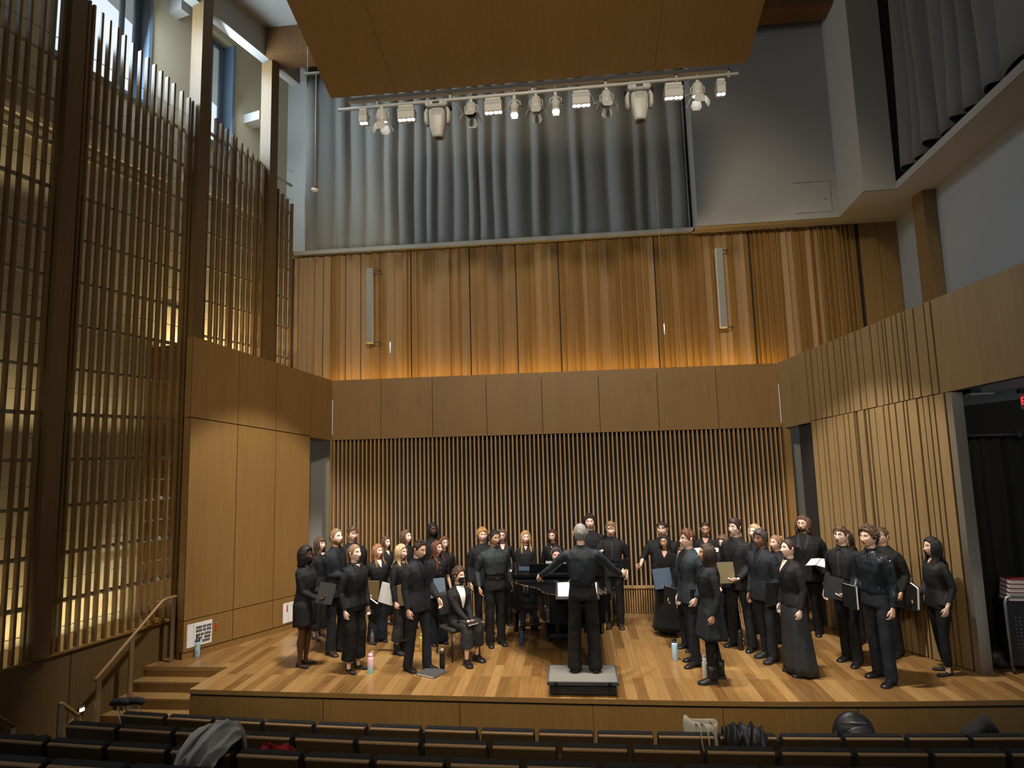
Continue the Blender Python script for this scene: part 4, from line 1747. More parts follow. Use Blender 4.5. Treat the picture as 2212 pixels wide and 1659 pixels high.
def drape_cloth(name, label, cat, group, path, width, material, seed, sag=.04, thick=.008, nu=26):
    """soft cloth following a path of (x, y, z, halfwidth) stations"""
    mb = MB()
    rings = []
    fine = []
    for i in range(len(path) - 1):
        p0, p1, p2, p3 = path[max(i - 1, 0)], path[i], path[i + 1], path[min(i + 2, len(path) - 1)]
        for q in range(3):
            t = q / 3
            fine.append(tuple(.5 * (2 * b_ + (c_ - a_) * t + (2 * a_ - 5 * b_ + 4 * c_ - d_) * t * t + (3 * b_ - a_ - 3 * c_ + d_) * t ** 3) for a_, b_, c_, d_ in zip(p0, p1, p2, p3)))
    fine.append(path[-1])
    for i, (x, y, z, hw) in enumerate(fine):
        i /= 3
        ring = []
        for k in range(nu):
            u = k / (nu - 1) * 2 - 1
            nn = noise.noise(Vector((u * 3.4 + seed + i * .35, i * .5, seed)))
            n2 = noise.noise(Vector((u * 5 + seed * 2, i * .9, 3)))
            ring.append((x + u * hw + nn * .035, y + .03 * math.sin(u * 10 + seed + i * .55) + n2 * .045, z - abs(u) ** 2 * sag + nn * .07 + .02 * math.sin(u * 13 + i) + .035 * noise.noise(Vector((u * 6 + seed, i * 2.2, seed * 3)))))
        rings.append(ring)
    mb.rings(rings, closed=False, caps=False)
    o = mb.build(name, material)
    s = o.modifiers.new('thick', 'SOLIDIFY')
    s.thickness = thick
    s.offset = 1
    ss = o.modifiers.new('soft', 'SUBSURF')
    ss.levels = 1
    ss.render_levels = 1
    return tag(o, label, cat, group)


HOODIE = mat('light_grey_fleece', (.36, .36, .35), .95, sheen=.3, bump=(90, .2))
drape_cloth('hooded_sweater', 'light grey sweatshirt slung over a seat back in the third row', 'garment', 'garments left on the seats',
            [(-2.70, 4.78, .56, .07), (-2.69, 4.70, .70, .10), (-2.70, 4.64, .80, .14), (-2.72, 4.58, .865, .17), (-2.76, 4.50, .855, .19), (-2.80, 4.43, .80, .18), (-2.83, 4.40, .72, .165), (-2.86, 4.39, .62, .15), (-2.89, 4.385, .50, .15), (-2.91, 4.39, .38, .14)], .4, HOODIE, 1.3, .05, .014, 34)
drape_cloth('red_jacket', 'red jacket hanging over a third row seat near the left', 'garment', 'garments left on the seats',
            [(-2.42, 4.74, .60, .06), (-2.40, 4.66, .665, .09), (-2.34, 4.62, .69, .13), (-2.27, 4.60, .66, .13), (-2.215, 4.59, .58, .075), (-2.195, 4.58, .46, .06), (-2.19, 4.58, .34, .05)], .3,
            mat('red_fleece', (.26, .004, .010), .85, bump=(60, .2)), 4.1, .03)
drape_cloth('black_jacket', 'black padded jacket hanging over a front row seat right of centre', 'garment', 'garments left on the seats',
            [(1.50, 6.40, .06, .13), (1.50, 6.32, .17, .17), (1.50, 6.24, .225, .195), (1.50, 6.15, .215, .20), (1.50, 6.11, .13, .20), (1.50, 6.10, .03, .19), (1.50, 6.10, -.08, .18)], .4,
            mat('black_padded_nylon', (.014, .014, .016), .5, bump=(40, .25)), 7.7, .03)
mb = MB()
mb.tube([(1.485, 6.03, .055), (1.50, 6.03, .052), (1.515, 6.028, .042)], .0035, 5)
tag(mb.build('jacket_print', WHITE_PAINT, bpy.data.objects['black_jacket']), None)
# canvas tote with straps
r = empty('tote_bag', (1.13, 6.28, .16), 0, 'beige canvas tote bag with long straps on a front row seat', 'bag', 'bags left about the hall')
CANVAS = mat('beige_canvas', (.40, .365, .30), .9, bump=(150, .2))
mb = MB()
rings = []
for z, w, d in ((-.25, .13, .05), (-.1, .15, .06), (.03, .16, .055), (.085, .155, .045)):
    rings.append([(w * math.copysign(abs(math.cos(a)) ** .6, math.cos(a)) + .01 * math.sin(z * 40 + a * 3), d * math.sin(a) + .02, z + (.02 * math.sin(a * 2 + .8) - .025 * math.cos(a) if z > 0 else 0)) for a in [2 * PI * k / 24 for k in range(24)]])
mb.rings(rings, caps=False)
o = mb.build('body', CANVAS, r)
s = o.modifiers.new('thick', 'SOLIDIFY')
s.thickness = .006
for pts in ([(-.06, -.035, .06), (-.05, -.10, .085), (-.035, -.165, .05), (-.03, -.175, -.05), (-.01, -.18, -.16), (.04, -.19, -.27)],
            [(-.01, -.035, .065), (.01, -.10, .085), (.03, -.165, .04), (.035, -.175, -.06), (.045, -.178, -.14)],
            [(.08, -.035, .08), (.09, -.10, .10), (.10, -.165, .05), (.11, -.175, -.05), (.115, -.178, -.13)]):
    mb = MB()
    mb.tube(pts, [(.014, .003)] * len(pts), 8)
    mb.build('strap', CANVAS, r)
# backpack standing behind a seat
r = empty('backpack', (2.68, 6.66, -.06), 0, 'big black backpack standing up behind a front row seat on the right', 'bag', 'bags left about the hall')
mb = MB()
mb.ball((0, 0, .04), (.20, .12, .215), 22, 14)
mb.ball((.03, -.085, .06), (.15, .065, .10), 18, 10)
for k in range(len(mb.v)):
    v = Vector(mb.v[k])
    nn = noise.noise(v * 8 + Vector((3, 1, 2))) * .04
    mb.v[k] = (v.x * (1 + nn), v.y * (1 + nn), v.z * (1 + nn))
mb.build('body', mat('black_nylon', (.016, .016, .018), .4), r)
mb = MB()
mb.tube([(-.15, -.07, .17), (-.05, -.135, .205), (.06, -.135, .20), (.15, -.06, .15)], .005, 6)
mb.build('zip', GREY_MET, r)
mb = MB()
mb.tube([(-.16, -.03, .10), (-.21, -.07, .0), (-.225, -.09, -.12), (-.21, -.08, -.24)], [(.02, .006)] * 4, 8)
mb.build('strap', MATTE_BLACK, r)
# dark cap-shaped bag further right
r = empty('shoulder_bag', (3.86, 6.62, .03), 0, 'dark pointed cloth bag behind the rightmost front row seats', 'bag', 'bags left about the hall')
mb = MB()
rings = []
for x, h, d in ((-.19, .012, .05), (-.14, .04, .07), (-.06, .085, .085), (-.01, .155, .085), (.04, .165, .08), (.09, .12, .075), (.135, .05, .06)):
    rings.append([(x + .01 * math.cos(a), d * math.cos(a), -.03 + (h + .03) * (.5 + .5 * math.sin(a))) for a in [2 * PI * k / 16 for k in range(16)]])
mb.rings(rings)
mb.build('body', mat('black_knit', (.010, .010, .011), .9), r)
# small striped item of unclear kind at the far left, crutches by the steps
r = empty('striped_item', (-4.62, 4.98, .50), 0, 'small dark rounded item with pale stripes behind the leftmost third row seat', 'bag', 'bags left about the hall')
mb = MB()
mb.ball((-.07, .0, .03), (.065, .05, .06), 14, 10)
mb.ball((.06, .0, .02), (.08, .055, .06), 14, 10)
mb.build('body', mat('dark_grey_cloth', (.03, .03, .032), .8), r)
mb = MB()
for x in (.02, .045, .07, .095):
    mb.tube([(x, -.056, .0), (x + .012, -.05, .045), (x + .02, -.02, .074)], .005, 5)
mb.build('stripe', mat('pale_stripe', (.35, .36, .38), .8), r)
for k, (x, lab) in enumerate(((-5.45, 'left one of two crutches with black arm pads leaning behind the front row'), (-5.30, 'right one of two crutches with black arm pads leaning behind the front row'))):
    y = 7.0 + .05 * k
    r = empty('crutch', (x, y, HOUSE), 0, lab, 'crutch', 'crutches leaning behind the front row')
    mb = MB()
    top = .735 - .01 * k
    for s in (-1, 1):
        mb.tube([(.10 + s * .01, 0, .35), (.06 + s * .035, 0, .50), (.02 + s * .04, 0, top - .03)], .011, 8)
    mb.cyl((.13, 0, .02), (.10, 0, .37), .012, 8)
    mb.build('frame', mat('crutch_aluminium', (.55, .48, .40), .35, .8), r)
    mb = MB()
    mb.tube([(-.10, -.01, top - .015), (-.06, 0, top + .012), (.02, 0, top + .02), (.08, 0, top + .015), (.115, .01, top - .01)], [(.026, .03), (.042, .042), (.042, .042), (.042, .042), (.026, .03)], 10)
    mb.build('arm_pad', mat('black_foam', (.010, .010, .011), .8), r)
    mb = MB()
    mb.cyl((.10, -.05, .45), (.10, .05, .45), .016, 8)
    mb.build('grip', MATTE_BLACK, r)
    mb = MB()
    mb.cyl((.13, 0, 0), (.13, 0, .045), .02, 10)
    mb.build('foot', MATTE_BLACK, r)
# ================================================================== PEOPLE: one generator, local frame faces -Y, 1.75 m tall
def skin_mat(name, c):
    m = mat(name, c, .5, spec=.35)
    b = m.node_tree.nodes['Principled BSDF']
    b.inputs['Subsurface Weight'].default_value = 0.0
    return m


SKINS = {'fair': skin_mat('skin_fair', (.76, .52, .43)), 'light': skin_mat('skin_light', (.66, .42, .32)), 'tan': skin_mat('skin_tan', (.46, .26, .17)),
         'brown': skin_mat('skin_brown', (.23, .115, .065)), 'dark': skin_mat('skin_dark', (.075, .034, .019))}
LIPS = {'fair': mat('lips_fair', (.42, .13, .11), .4), 'light': mat('lips_light', (.38, .13, .10), .4), 'tan': mat('lips_tan', (.26, .09, .07), .4),
        'brown': mat('lips_brown', (.15, .055, .045), .4), 'dark': mat('lips_dark', (.06, .02, .018), .4)}
EYEW = mat('eye_white', (.72, .70, .67), .25)
IRIS = mat('iris_dark', (.025, .016, .010), .15)
MOUTH = mat('mouth_inside', (.075, .016, .014), .6)


def hair_mat(name, c1, c2, rough=.42):
    m = mat('hair_' + name, c1, .58, spec=.4)
    nt = m.node_tree
    tc = nt.nodes.new('ShaderNodeTexCoord')
    mp = nt.nodes.new('ShaderNodeMapping')
    mp.inputs['Scale'].default_value = (95, 95, 12)
    no = nt.nodes.new('ShaderNodeTexNoise')
    no.inputs['Scale'].default_value = 1
    no.inputs['Detail'].default_value = 3
    rp = nt.nodes.new('ShaderNodeValToRGB')
    rp.color_ramp.elements[0].position = .35
    rp.color_ramp.elements[0].color = (*c2, 1)
    rp.color_ramp.elements[1].position = .65
    rp.color_ramp.elements[1].color = (*c1, 1)
    bp = nt.nodes.new('ShaderNodeBump')
    bp.inputs['Strength'].default_value = .5
    bp.inputs['Distance'].default_value = .01
    L = nt.links.new
    L(tc.outputs['Object'], mp.inputs[0])
    L(mp.outputs[0], no.inputs['Vector'])
    L(no.outputs['Fac'], rp.inputs[0])
    L(rp.outputs[0], nt.nodes['Principled BSDF'].inputs['Base Color'])
    L(no.outputs['Fac'], bp.inputs['Height'])
    L(bp.outputs[0], nt.nodes['Principled BSDF'].inputs['Normal'])
    return m


HAIR = {'black': hair_mat('black', (.016, .012, .011), (.006, .005, .005)), 'dark': hair_mat('dark_brown', (.045, .026, .017), (.018, .011, .008)),
        'brown': hair_mat('brown', (.13, .07, .04), (.055, .03, .018)), 'auburn': hair_mat('auburn', (.17, .065, .03), (.075, .028, .014)),
        'darkred': hair_mat('dark_red', (.075, .018, .014), (.03, .009, .008)), 'copper': hair_mat('copper', (.36, .17, .075), (.17, .07, .03)),
        'sandy': hair_mat('sandy', (.30, .185, .10), (.15, .085, .045)), 'blond': hair_mat('blond', (.55, .40, .23), (.30, .20, .10)),
        'goldblond': hair_mat('gold_blond', (.52, .30, .10), (.28, .14, .045)), 'grey': hair_mat('grey', (.30, .30, .30), (.10, .10, .10)),
        'streak': hair_mat('streaked', (.10, .085, .075), (.008, .007, .007))}


def cloth(name, c, rough=.8, sheen=.0, wr=.35):
    """woven cloth with long soft wrinkles"""
    m = mat('cloth_' + name, c, rough, sheen=sheen, spec=.3)
    nt = m.node_tree
    b = nt.nodes['Principled BSDF']
    tc = nt.nodes.new('ShaderNodeTexCoord')
    mp = nt.nodes.new('ShaderNodeMapping')
    mp.inputs['Scale'].default_value = (10, 10, 4.5)
    mp.inputs['Rotation'].default_value = (.35, .25, 0)
    no = nt.nodes.new('ShaderNodeTexNoise')
    no.inputs['Scale'].default_value = 1
    no.inputs['Detail'].default_value = 2
    no.inputs['Distortion'].default_value = .8
    bp = nt.nodes.new('ShaderNodeBump')
    bp.inputs['Strength'].default_value = wr
    bp.inputs['Distance'].default_value = .03
    nt.links.new(tc.outputs['Object'], mp.inputs[0])
    nt.links.new(mp.outputs[0], no.inputs['Vector'])
    nt.links.new(no.outputs['Fac'], bp.inputs['Height'])
    nt.links.new(bp.outputs[0], b.inputs['Normal'])
    return m


CL = {'black': cloth('black', (0.0109, 0.0109, 0.0122)), 'jet': cloth('jet', (0.0056, 0.0056, 0.0061)), 'navy': cloth('navy_black', (0.0125, 0.0155, 0.0211)),
      'teal': cloth('dark_teal', (0.0198, 0.0297, 0.0370)), 'slate': cloth('slate_shirt', (0.0251, 0.0323, 0.0343), .7, 0, .6), 'blueshirt': cloth('blue_black_shirt', (0.0152, 0.0215, 0.0290), .7, 0, .7),
      'satin': cloth('black_satin', (0.0145, 0.0185, 0.0224), .32, .0, 1.0), 'velvet': cloth('black_velvet', (0.0050, 0.0050, 0.0053), .95, .05), 'charcoal': cloth('charcoal', (0.0224, 0.0231, 0.0251)),
      'sheer': cloth('dark_voile', (0.0119, 0.0119, 0.0125), .7), 'grey': cloth('dark_grey_flare', (0.0264, 0.0297, 0.0343), .5, .0), 'white': cloth('white_blouse', (.72, .70, .68), .8, 0, .15)}
LEATHER = mat('black_leather', (.012, .011, .011), .22, coat=.3)
SUEDE = mat('black_suede', (.010, .010, .010), .9)
BROWNLEATHER = mat('dark_brown_leather', (.035, .020, .013), .3)
WIRE = mat('spectacle_frame', (.012, .011, .011), .25)
WIRE2 = mat('thin_metal_frame', (.16, .13, .11), .3, .7)


def remesh(mb, voxel, smooth=4):
    me = mb.mesh('tmp_cloth')
    o = bpy.data.objects.new('tmp_cloth', me)
    COL.objects.link(o)
    m = o.modifiers.new('r', 'REMESH')
    m.mode = 'VOXEL'
    m.voxel_size = voxel
    m.use_smooth_shade = True
    if smooth:
        s = o.modifiers.new('s', 'SMOOTH')
        s.factor = .5
        s.iterations = smooth
    bpy.context.view_layer.update()
    out = bpy.data.meshes.new_from_object(o.evaluated_get(bpy.context.evaluated_depsgraph_get()))
    bpy.data.objects.remove(o)
    bpy.data.meshes.remove(me)
    return out


def wrinkle(me, seed, amp=.006, scale=7.0, zs=.55):
    sd = Vector((seed * 1.7, seed * .9, seed * 2.3))
    co = []
    for v in me.vertices:
        p = v.co
        q = Vector((p.x * scale, p.y * scale, p.z * scale * zs)) + sd
        d = noise.noise(q) * amp + noise.noise(q * 2.7) * amp * .5
        co.append(p + v.normal * d)
    for v, c in zip(me.vertices, co):
        v.co = c
    me.update()


def link(name, me, material, parent):
    if material is not None:
        me.materials.clear()
        for m in (material if isinstance(material, (list, tuple)) else [material]):
            me.materials.append(m)
    me.polygons.foreach_set('use_smooth', [True] * len(me.polygons))
    o = bpy.data.objects.new(name, me)
    COL.objects.link(o)
    o.parent = parent
    return o


def ell(cx, cy, z, hw, hd, n=22, p=.8):
    r = []
    for k in range(n):
        a = 2 * PI * k / n
        c, s = math.cos(a), math.sin(a)
        r.append(Vector((cx + hw * math.copysign(abs(c) ** p, c), cy + hd * math.copysign(abs(s) ** p, s), z)))
    return r


def ik(S, W, a, b, hint):
    d = W - S
    L = d.length
    if L > (a + b) * .995:
        W = S + d * ((a + b) * .995 / L)
        d = W - S
        L = d.length
    u = d / L
    x = (a * a - b * b + L * L) / (2 * L)
    h = math.sqrt(max(a * a - x * x, 1e-6))
    hv = hint - u * hint.dot(u)
    hv.normalize()
    return S + u * x + hv * h, W


# ---------------------------------------------------------------- head
HA, HBK, HC = .0755, .096, .119


def gb(x, z, x0, z0, sx, sz, a):
    return a * math.exp(-((x - x0) / sx) ** 2 - ((z - z0) / sz) ** 2)


def skull(th, ph, sex, w=1.0):
    """base head shape without features"""
    cp = math.cos(ph)
    x = HA * w * cp * math.sin(th)
    y = -HBK * cp * math.cos(th)
    z = HC * math.sin(ph)
    t = max(0.0, -z / HC)
    x *= 1 - (.30 if sex == 'f' else .22) * t * t
    if y < 0:
        y -= .020 * t * (1 - t * .35) * math.cos(th) ** 2
    else:
        y *= 1 - .40 * t
        y += .006
    if z > 0:
        x *= 1 + .02 * (z / HC)
    return x, y, z


def head_mesh(mb, sex, w, M):
    NU, NV = 46, 38
    pts = []
    for j in range(NV + 1):
        v = 2 * j / NV - 1
        ph = (PI / 2 - .02) * (.62 * v + .38 * v ** 3)
        ring = []
        for i in range(NU):
            u = 2 * i / NU - 1
            th = PI * (.42 * u + .58 * u ** 3)
            x, y, z = skull(th, ph, sex, w)
            fw = max(0.0, math.cos(th))
            if fw > 0:
                ax = abs(x)
                d = gb(x, z, 0, -.024, .0125, .013, .023) + gb(x, z, 0, .002, .0085, .024, .013) + gb(ax, z, .012, -.030, .008, .008, .007)
                d += gb(ax, z, .031, .016, .016, .011, -.011) + gb(ax, z, .028, .036, .022, .008, .005) + gb(ax, z, .042, -.014, .018, .02, .004)
                d += gb(x, z, 0, -.057, .023, .013, .008) + gb(x, z, 0, -.095, .020, .015, .008 if sex == 'm' else .005) + gb(ax, z, .045, .045, .02, .03, -.003)
                y -= d * min(1, fw * 1.6)
            ring.append(M @ Vector((x, y, z)))
        pts.append(ring)
    mb.rings(pts)
    for s in (-1, 1):
        R = Euler((0, .12 * s, .35 * s)).to_matrix()
        mb_xf = mb.xf
        mb.xf = M
        mb.ball((s * (HA * w + .004), .012, .002), (.008, .019, .030), 10, 8, R)
        mb.xf = mb_xf


def build_head(P, root, M, skin, sex, mouth, w, brow):
    """adds head geometry into the body mesh builder; returns nothing"""
    tmp = MB()
    head_mesh(tmp, sex, w, Matrix.Identity(4))
    bv = BVHTree.FromPolygons([Vector(v) for v in tmp.v], tmp.f)

    def fy(x, z):
        h = bv.ray_cast(Vector((x, -1, z)), Vector((0, 1, 0)))
        return h[0].y if h[0] is not None else -.08
    mb = P
    mb.mi = 0
    n = len(mb.v)
    mb.add([M @ Vector(v) for v in tmp.v], tmp.f, True)
    mb.xf = M
    for s in (-1, 1):
        y = fy(s * .031, .0155)
        mb.mi = 2
        mb.ball((s * .031, y + .0065, .0155), (.0140, .0095, .0070), 12, 8)
        mb.mi = 3
        mb.ball((s * .031, y - .0012, .0155), (.0060, .0026, .0062), 10, 6)
        mb.tube([(s * .017, fy(s * .017, .019) - .0005, .018), (s * .026, y - .0026, .0230), (s * .036, y - .0022, .0232), (s * .046, fy(s * .046, .019), .0185)], [.0012, .0019, .0019, .0012], 5)
        mb.mi = 5
        mb.tube([(s * .013, fy(s * .013, .036) - .0005, .0345), (s * .028, fy(s * .028, .040) - .001, .0400), (s * .048, fy(s * .048, .036), .0355)], [(.0025, .003), (.0028, .0042), (.0018, .0022)], 6)
    zm = -.057 - .004 * mouth
    hw, hh = .0175 - .003 * mouth, .0018 + .0085 * mouth
    ym = fy(0, zm)
    mb.mi = 4
    mb.ball((0, ym + .002, zm), (hw, .006, hh), 14, 8)
    mb.mi = 1
    lip = []
    for k in range(17):
        a = 2 * PI * k / 16
        x, z = (hw + .0015) * math.cos(a), zm + (hh + .0022) * math.sin(a)
        lip.append((x, fy(x, z) - .0012 - (.0015 if abs(math.cos(a)) < .7 else 0), z))
    mb.tube(lip, [.0034 if abs(math.sin(2 * PI * k / 16)) > .5 else .0022 for k in range(17)], 6, False)
    mb.mi = 0
    mb.xf = None
    return fy


HL = [(0, 40), (30, 37), (48, 27), (62, 10), (72, -6), (84, -9), (93, 6), (104, -10), (118, -30), (150, -44), (180, -48)]


def hairline(th, shift=0):
    d = abs(math.degrees(th))
    for (a, p), (b, q) in zip(HL, HL[1:]):
        if d <= b:
            return math.radians(p + (q - p) * (d - a) / (b - a) + shift)
    return math.radians(-48 + shift)


def sstep(x, a, b):
    t = min(1, max(0, (x - a) / (b - a)))
    return t * t * (3 - 2 * t)


def shell(mb, M, sex, w, mask, thick, nz=0.0, nscale=40, seed=0, NU=44, NV=34):
    rings = []
    for j in range(NV + 1):
        v = 2 * j / NV - 1
        ph = (PI / 2 - .02) * v
        ring = []
        for i in range(NU):
            th = PI * (2 * i / NU - 1)
            p = Vector(skull(th, ph, sex, w))
            m = mask(th, ph)
            t = thick(th, ph)
            q = p.normalized()
            o = -.013 + (t + .013) * m
            if nz:
                o += nz * m * (noise.noise(q * nscale * .1 + Vector((seed, 0, 0))) + .6 * noise.noise(q * nscale * .22 + Vector((0, seed, 0))))
            ring.append(M @ (p + q * o))
        rings.append(ring)
    mb.rings(rings)


def make_hair(root, M, sex, w, hs, seed):
    """hs: dict(style, color, ...)"""
    st = hs['style']
    material = HAIR[hs['color']]
    r = random.Random(seed)
    mb = MB()
    sh = hs.get('line', 0)
    vol = hs.get('vol', .018 if st in ('long', 'wavy') else .013)

    def mask(th, ph):
        return sstep(ph - hairline(th, sh), -.06, .10)

    def thick(th, ph):
        top = max(0, math.sin(ph))
        side = vol * (.55 + .45 * top) if st in ('short', 'bald') else vol
        if st == 'short':
            side += vol * .9 * max(0, math.cos(th)) * top * hs.get('quiff', .5)
        return side
    nz = {'short': .005, 'curly': .013, 'bun': .002, 'pony': .002, 'long': .003, 'wavy': .006, 'dreads': .006, 'bob': .004}.get(st, .004)
    if st == 'bald':
        nz = .002
    shell(mb, M, sex, w, mask, thick, nz, 60 if st == 'curly' else 45, seed)
    mb.xf = M
    if st == 'short':
        for k in range(90):
            th = r.uniform(-PI, PI)
            ph = r.uniform(.35, 1.4)
            p = Vector(skull(th, ph, sex, w))
            q = p.normalized()
            tang = Vector((r.uniform(-1, 1), r.uniform(-1.2, .4), .2))
            tang -= q * tang.dot(q)
            tang.normalize()
            b = p + q * vol * .8
            mb.tube([b, b + tang * .018 + q * .005, b + tang * .036 + q * .001], [.0045, .005, .0015], 5)
    if st == 'curly':
        n = hs.get('curls', 90) * 3
        for k in range(n):
            th = r.uniform(-PI, PI)
            ph = r.uniform(-.7, 1.45)
            if ph < hairline(th, sh) - .02:
                continue
            p = Vector(skull(th, ph, sex, w))
            q = p.normalized()
            rad = r.uniform(.006, .0115)
            mb.ball(p + q * (vol + r.uniform(-.004, .007)), (rad, rad * r.uniform(.6, 1), rad * r.uniform(.7, 1.3)), 6, 4, Euler((r.random() * 3, r.random() * 3, 0)).to_matrix())
        if hs.get('fall'):
            for k in range(34):
                th = math.radians(r.uniform(70, 290))
                p = Vector(skull(th, math.radians(-10), sex, w))
                q = Vector((p.x, p.y, 0)).normalized()
                z0 = p.z
                for i in range(5):
                    rad = r.uniform(.012, .018)
                    mb.ball(p + q * r.uniform(.008, .022) + Vector((0, 0, -i * hs['fall'] / 5)), (rad, rad, rad), 6, 4)
    if st in ('long', 'wavy', 'dreads', 'bob'):
        n = hs.get('n', 34)
        zend = hs.get('zend', -.33)
        wave = hs.get('wave', 0.0)
        rad = hs.get('r', .016 if st != 'dreads' else .0085)
        fr = hs.get('front', .5)
        rings_n = 9
        for k in range(n):
            u = (k + .5) / n
            a = math.radians(58 + (360 - 116) * u + r.uniform(-4, 4))       # from the left temple round the back to the right temple
            th = a if a <= PI else a - 2 * PI
            lay = r.uniform(0, 1)
            rk_ = r.uniform(.75, 1.2)
            ph0 = math.radians(r.uniform(28, 62) if st == 'dreads' else 46)
            isfront = abs(math.degrees(th)) < 96 and fr > 0
            pts, rr = [], []
            for i in range(3):
                ph = ph0 + (math.radians(-8) - ph0) * i / 2
                p = Vector(skull(th, ph, sex, w))
                pts.append(p + p.normalized() * (vol * .7 + .004 * lay))
                rr.append(rad * (.5 + .25 * i))
            ze = zend * r.uniform(.86, 1.04)
            if not isfront and abs(math.degrees(th)) < 118 and zend < -.2:
                ze = max(ze, -.215)
            sx = math.sin(th)
            for i in range(1, rings_n):
                t = i / (rings_n - 1)
                z = pts[2].z + (ze - pts[2].z) * t
                bx = pts[2].x * (1 - .10 * sstep(-z, .03, .14))
                by = pts[2].y * (1 - .12 * sstep(-z, .03, .14))
                if z < -.10:
                    q = sstep(-z, .10, .26)
                    if isfront:
                        bx = bx * (1 + q * .25)
                        by = by + (-.118 - by) * q * fr * 1.0
                    else:
                        by = by + (max(.118, by) - by) * q
                        bx = bx * (1 + .10 * q)
                wv = wave * math.sin(t * hs.get('wn', 11) + k * 1.9) * (.4 + t)
                pts.append(Vector((bx + wv * .8 + r.uniform(-.003, .003), by + wv * .6, z)))
                rr.append(rad * rk_ * (1.0 - .35 * t) if st != 'dreads' else rad)
            rr[-1] = rad * .35 if st != 'dreads' else rad * .8
            mb.tube(pts, rr, 6)
        # fringe / centre parting
        if hs.get('bangs'):
            for k in range(11):
                x = -.05 + k * .01
                th = math.asin(max(-1, min(1, x / HA)))
                p0 = Vector(skull(th, math.radians(62), sex, w)) * 1.09
                p1 = Vector(skull(th, math.radians(38), sex, w)) * 1.10
                p2 = Vector(skull(th, math.radians(24), sex, w)) * 1.06
                mb.tube([p0, p1, p2], [.009, .009, .004], 6)
    if st == 'bun':
        c = Vector(hs.get('bun', (0, .108, .035)))
        mb.ball(c, hs.get('br', .034), 12, 9)
        for k in range(16):
            a = r.uniform(0, 6.28)
            mb.ball(c + Vector((.022 * math.cos(a), .01 * r.uniform(-1, 1) + .01, .022 * math.sin(a))), r.uniform(.010, .016), 6, 5)
    if st == 'pony':
        pts = [(0, .095, .045), (0, .125, .045), (.0, .145, .01), (.005, .15, -.06), (.01, .145, -.14), (.012, .135, hs.get('zend', -.22))]
        for k in range(7):
            dx, dy = r.uniform(-.012, .012), r.uniform(-.008, .008)
            mb.tube([(p[0] + dx, p[1] + dy, p[2]) for p in pts], [.012, .013, .014, .013, .010, .004], 6)
    mb.xf = None
    o = mb.build('hair', material, root)
    o['label'] = hs.get('label', 'hair')
    if 'label' not in hs:
        del o['label']
    return o


def glasses_part(root, M, fy, rnd_=True, m=None, size=.0215):
    mb = MB()
    mb.xf = M
    y = min(fy(.031, .016), fy(.03, .035)) - .010
    for s in (-1, 1):
        ring = []
        for k in range(17):
            a = 2 * PI * k / 16
            c, q = math.cos(a), math.sin(a)
            e = 1.0 if rnd_ else .62
            ring.append((s * .0325 + size * math.copysign(abs(c) ** e, c), y + .003 * abs(c), .012 + size * .82 * math.copysign(abs(q) ** e, q)))
        mb.tube(ring, .0021, 6, False)
        mb.tube([(s * .054, y + .002, .018), (s * .076, y + .03, .018), (s * .080, .006, .014)], .0020, 5)
    mb.tube([(-.012, y, .016), (0, y - .003, .019), (.012, y, .016)], .0020, 5)
    mb.xf = None
    mb.build('glasses', m or WIRE, root)


# ---------------------------------------------------------------- hands
def hand(mb, W, fdir, thumb, sd, curl=.35, spread=.10, sc=1.0):
    """palm and fingers rooted at the wrist W; fdir: finger direction, thumb: side of the thumb"""
    f = fdir.normalized()
    w = thumb - f * thumb.dot(f)
    w.normalize()
    n = f.cross(w) * sd                      # palm normal, towards which the fingers curl
    rings = []
    for d, hw, ht in ((-.03, .026, .020), (0, .026, .018), (.03, .036, .0165), (.06, .040, .0145), (.085, .039, .012), (.096, .034, .008)):
        c = W + f * d * sc
        rings.append([c + w * (hw * sc * math.cos(2 * PI * k / 12)) + n * (ht * sc * math.sin(2 * PI * k / 12)) for k in range(12)])
    mb.rings(rings)
    for q, (off, ln) in enumerate(((.029, .070), (.010, .080), (-.010, .075), (-.029, .058))):
        p = W + f * .082 * sc + w * off * sc
        d = (f + w * (off * spread * 34 / 10 * .9)).normalized()
        pts = [p - f * .012 * sc, p]
        c = curl * (1 + .12 * q)
        for s_, frac in enumerate((.46, .30, .24)):
            ang = c * (1, 1.2, .8)[s_]
            d = (d * math.cos(ang) + n * math.sin(ang)).normalized()
            p = p + d * ln * frac * sc
            pts.append(p)
        mb.tube(pts, [.0095 * sc, .0095 * sc, .0088 * sc, .0082 * sc, .0062 * sc], 7)
    p = W + f * .022 * sc + w * .026 * sc
    d = (f * .80 + w * .50 + n * .32).normalized()
    d2 = (f * .92 + w * .12 + n * .36).normalized()
    mb.tube([p - w * .012 * sc, p + d * .03 * sc, p + d * .03 * sc + d2 * .032 * sc, p + d * .03 * sc + d2 * .056 * sc], [.014 * sc, .012 * sc, .0100 * sc, .0068 * sc], 7)


def patch(bv, U, rows, off, nx=9):
    """surface patch laid on a garment: rows = [(z, xl, xr)]"""
    vs, fs = [], []
    d = (U.to_3x3() @ Vector((0, 1, 0))).normalized()
    for z, xl, xr in rows:
        for i in range(nx):
            x = xl + (xr - xl) * i / (nx - 1)
            o = U @ Vector((x, -1, z))
            h = bv.ray_cast(o, d)
            p = h[0] if h[0] is not None else U @ Vector((x, -.05, z))
            vs.append(p - d * off)
    for j in range(len(rows) - 1):
        for i in range(nx - 1):
            a = j * nx + i
            fs.append((a, a + nx, a + nx + 1, a + 1))
    return vs, fs


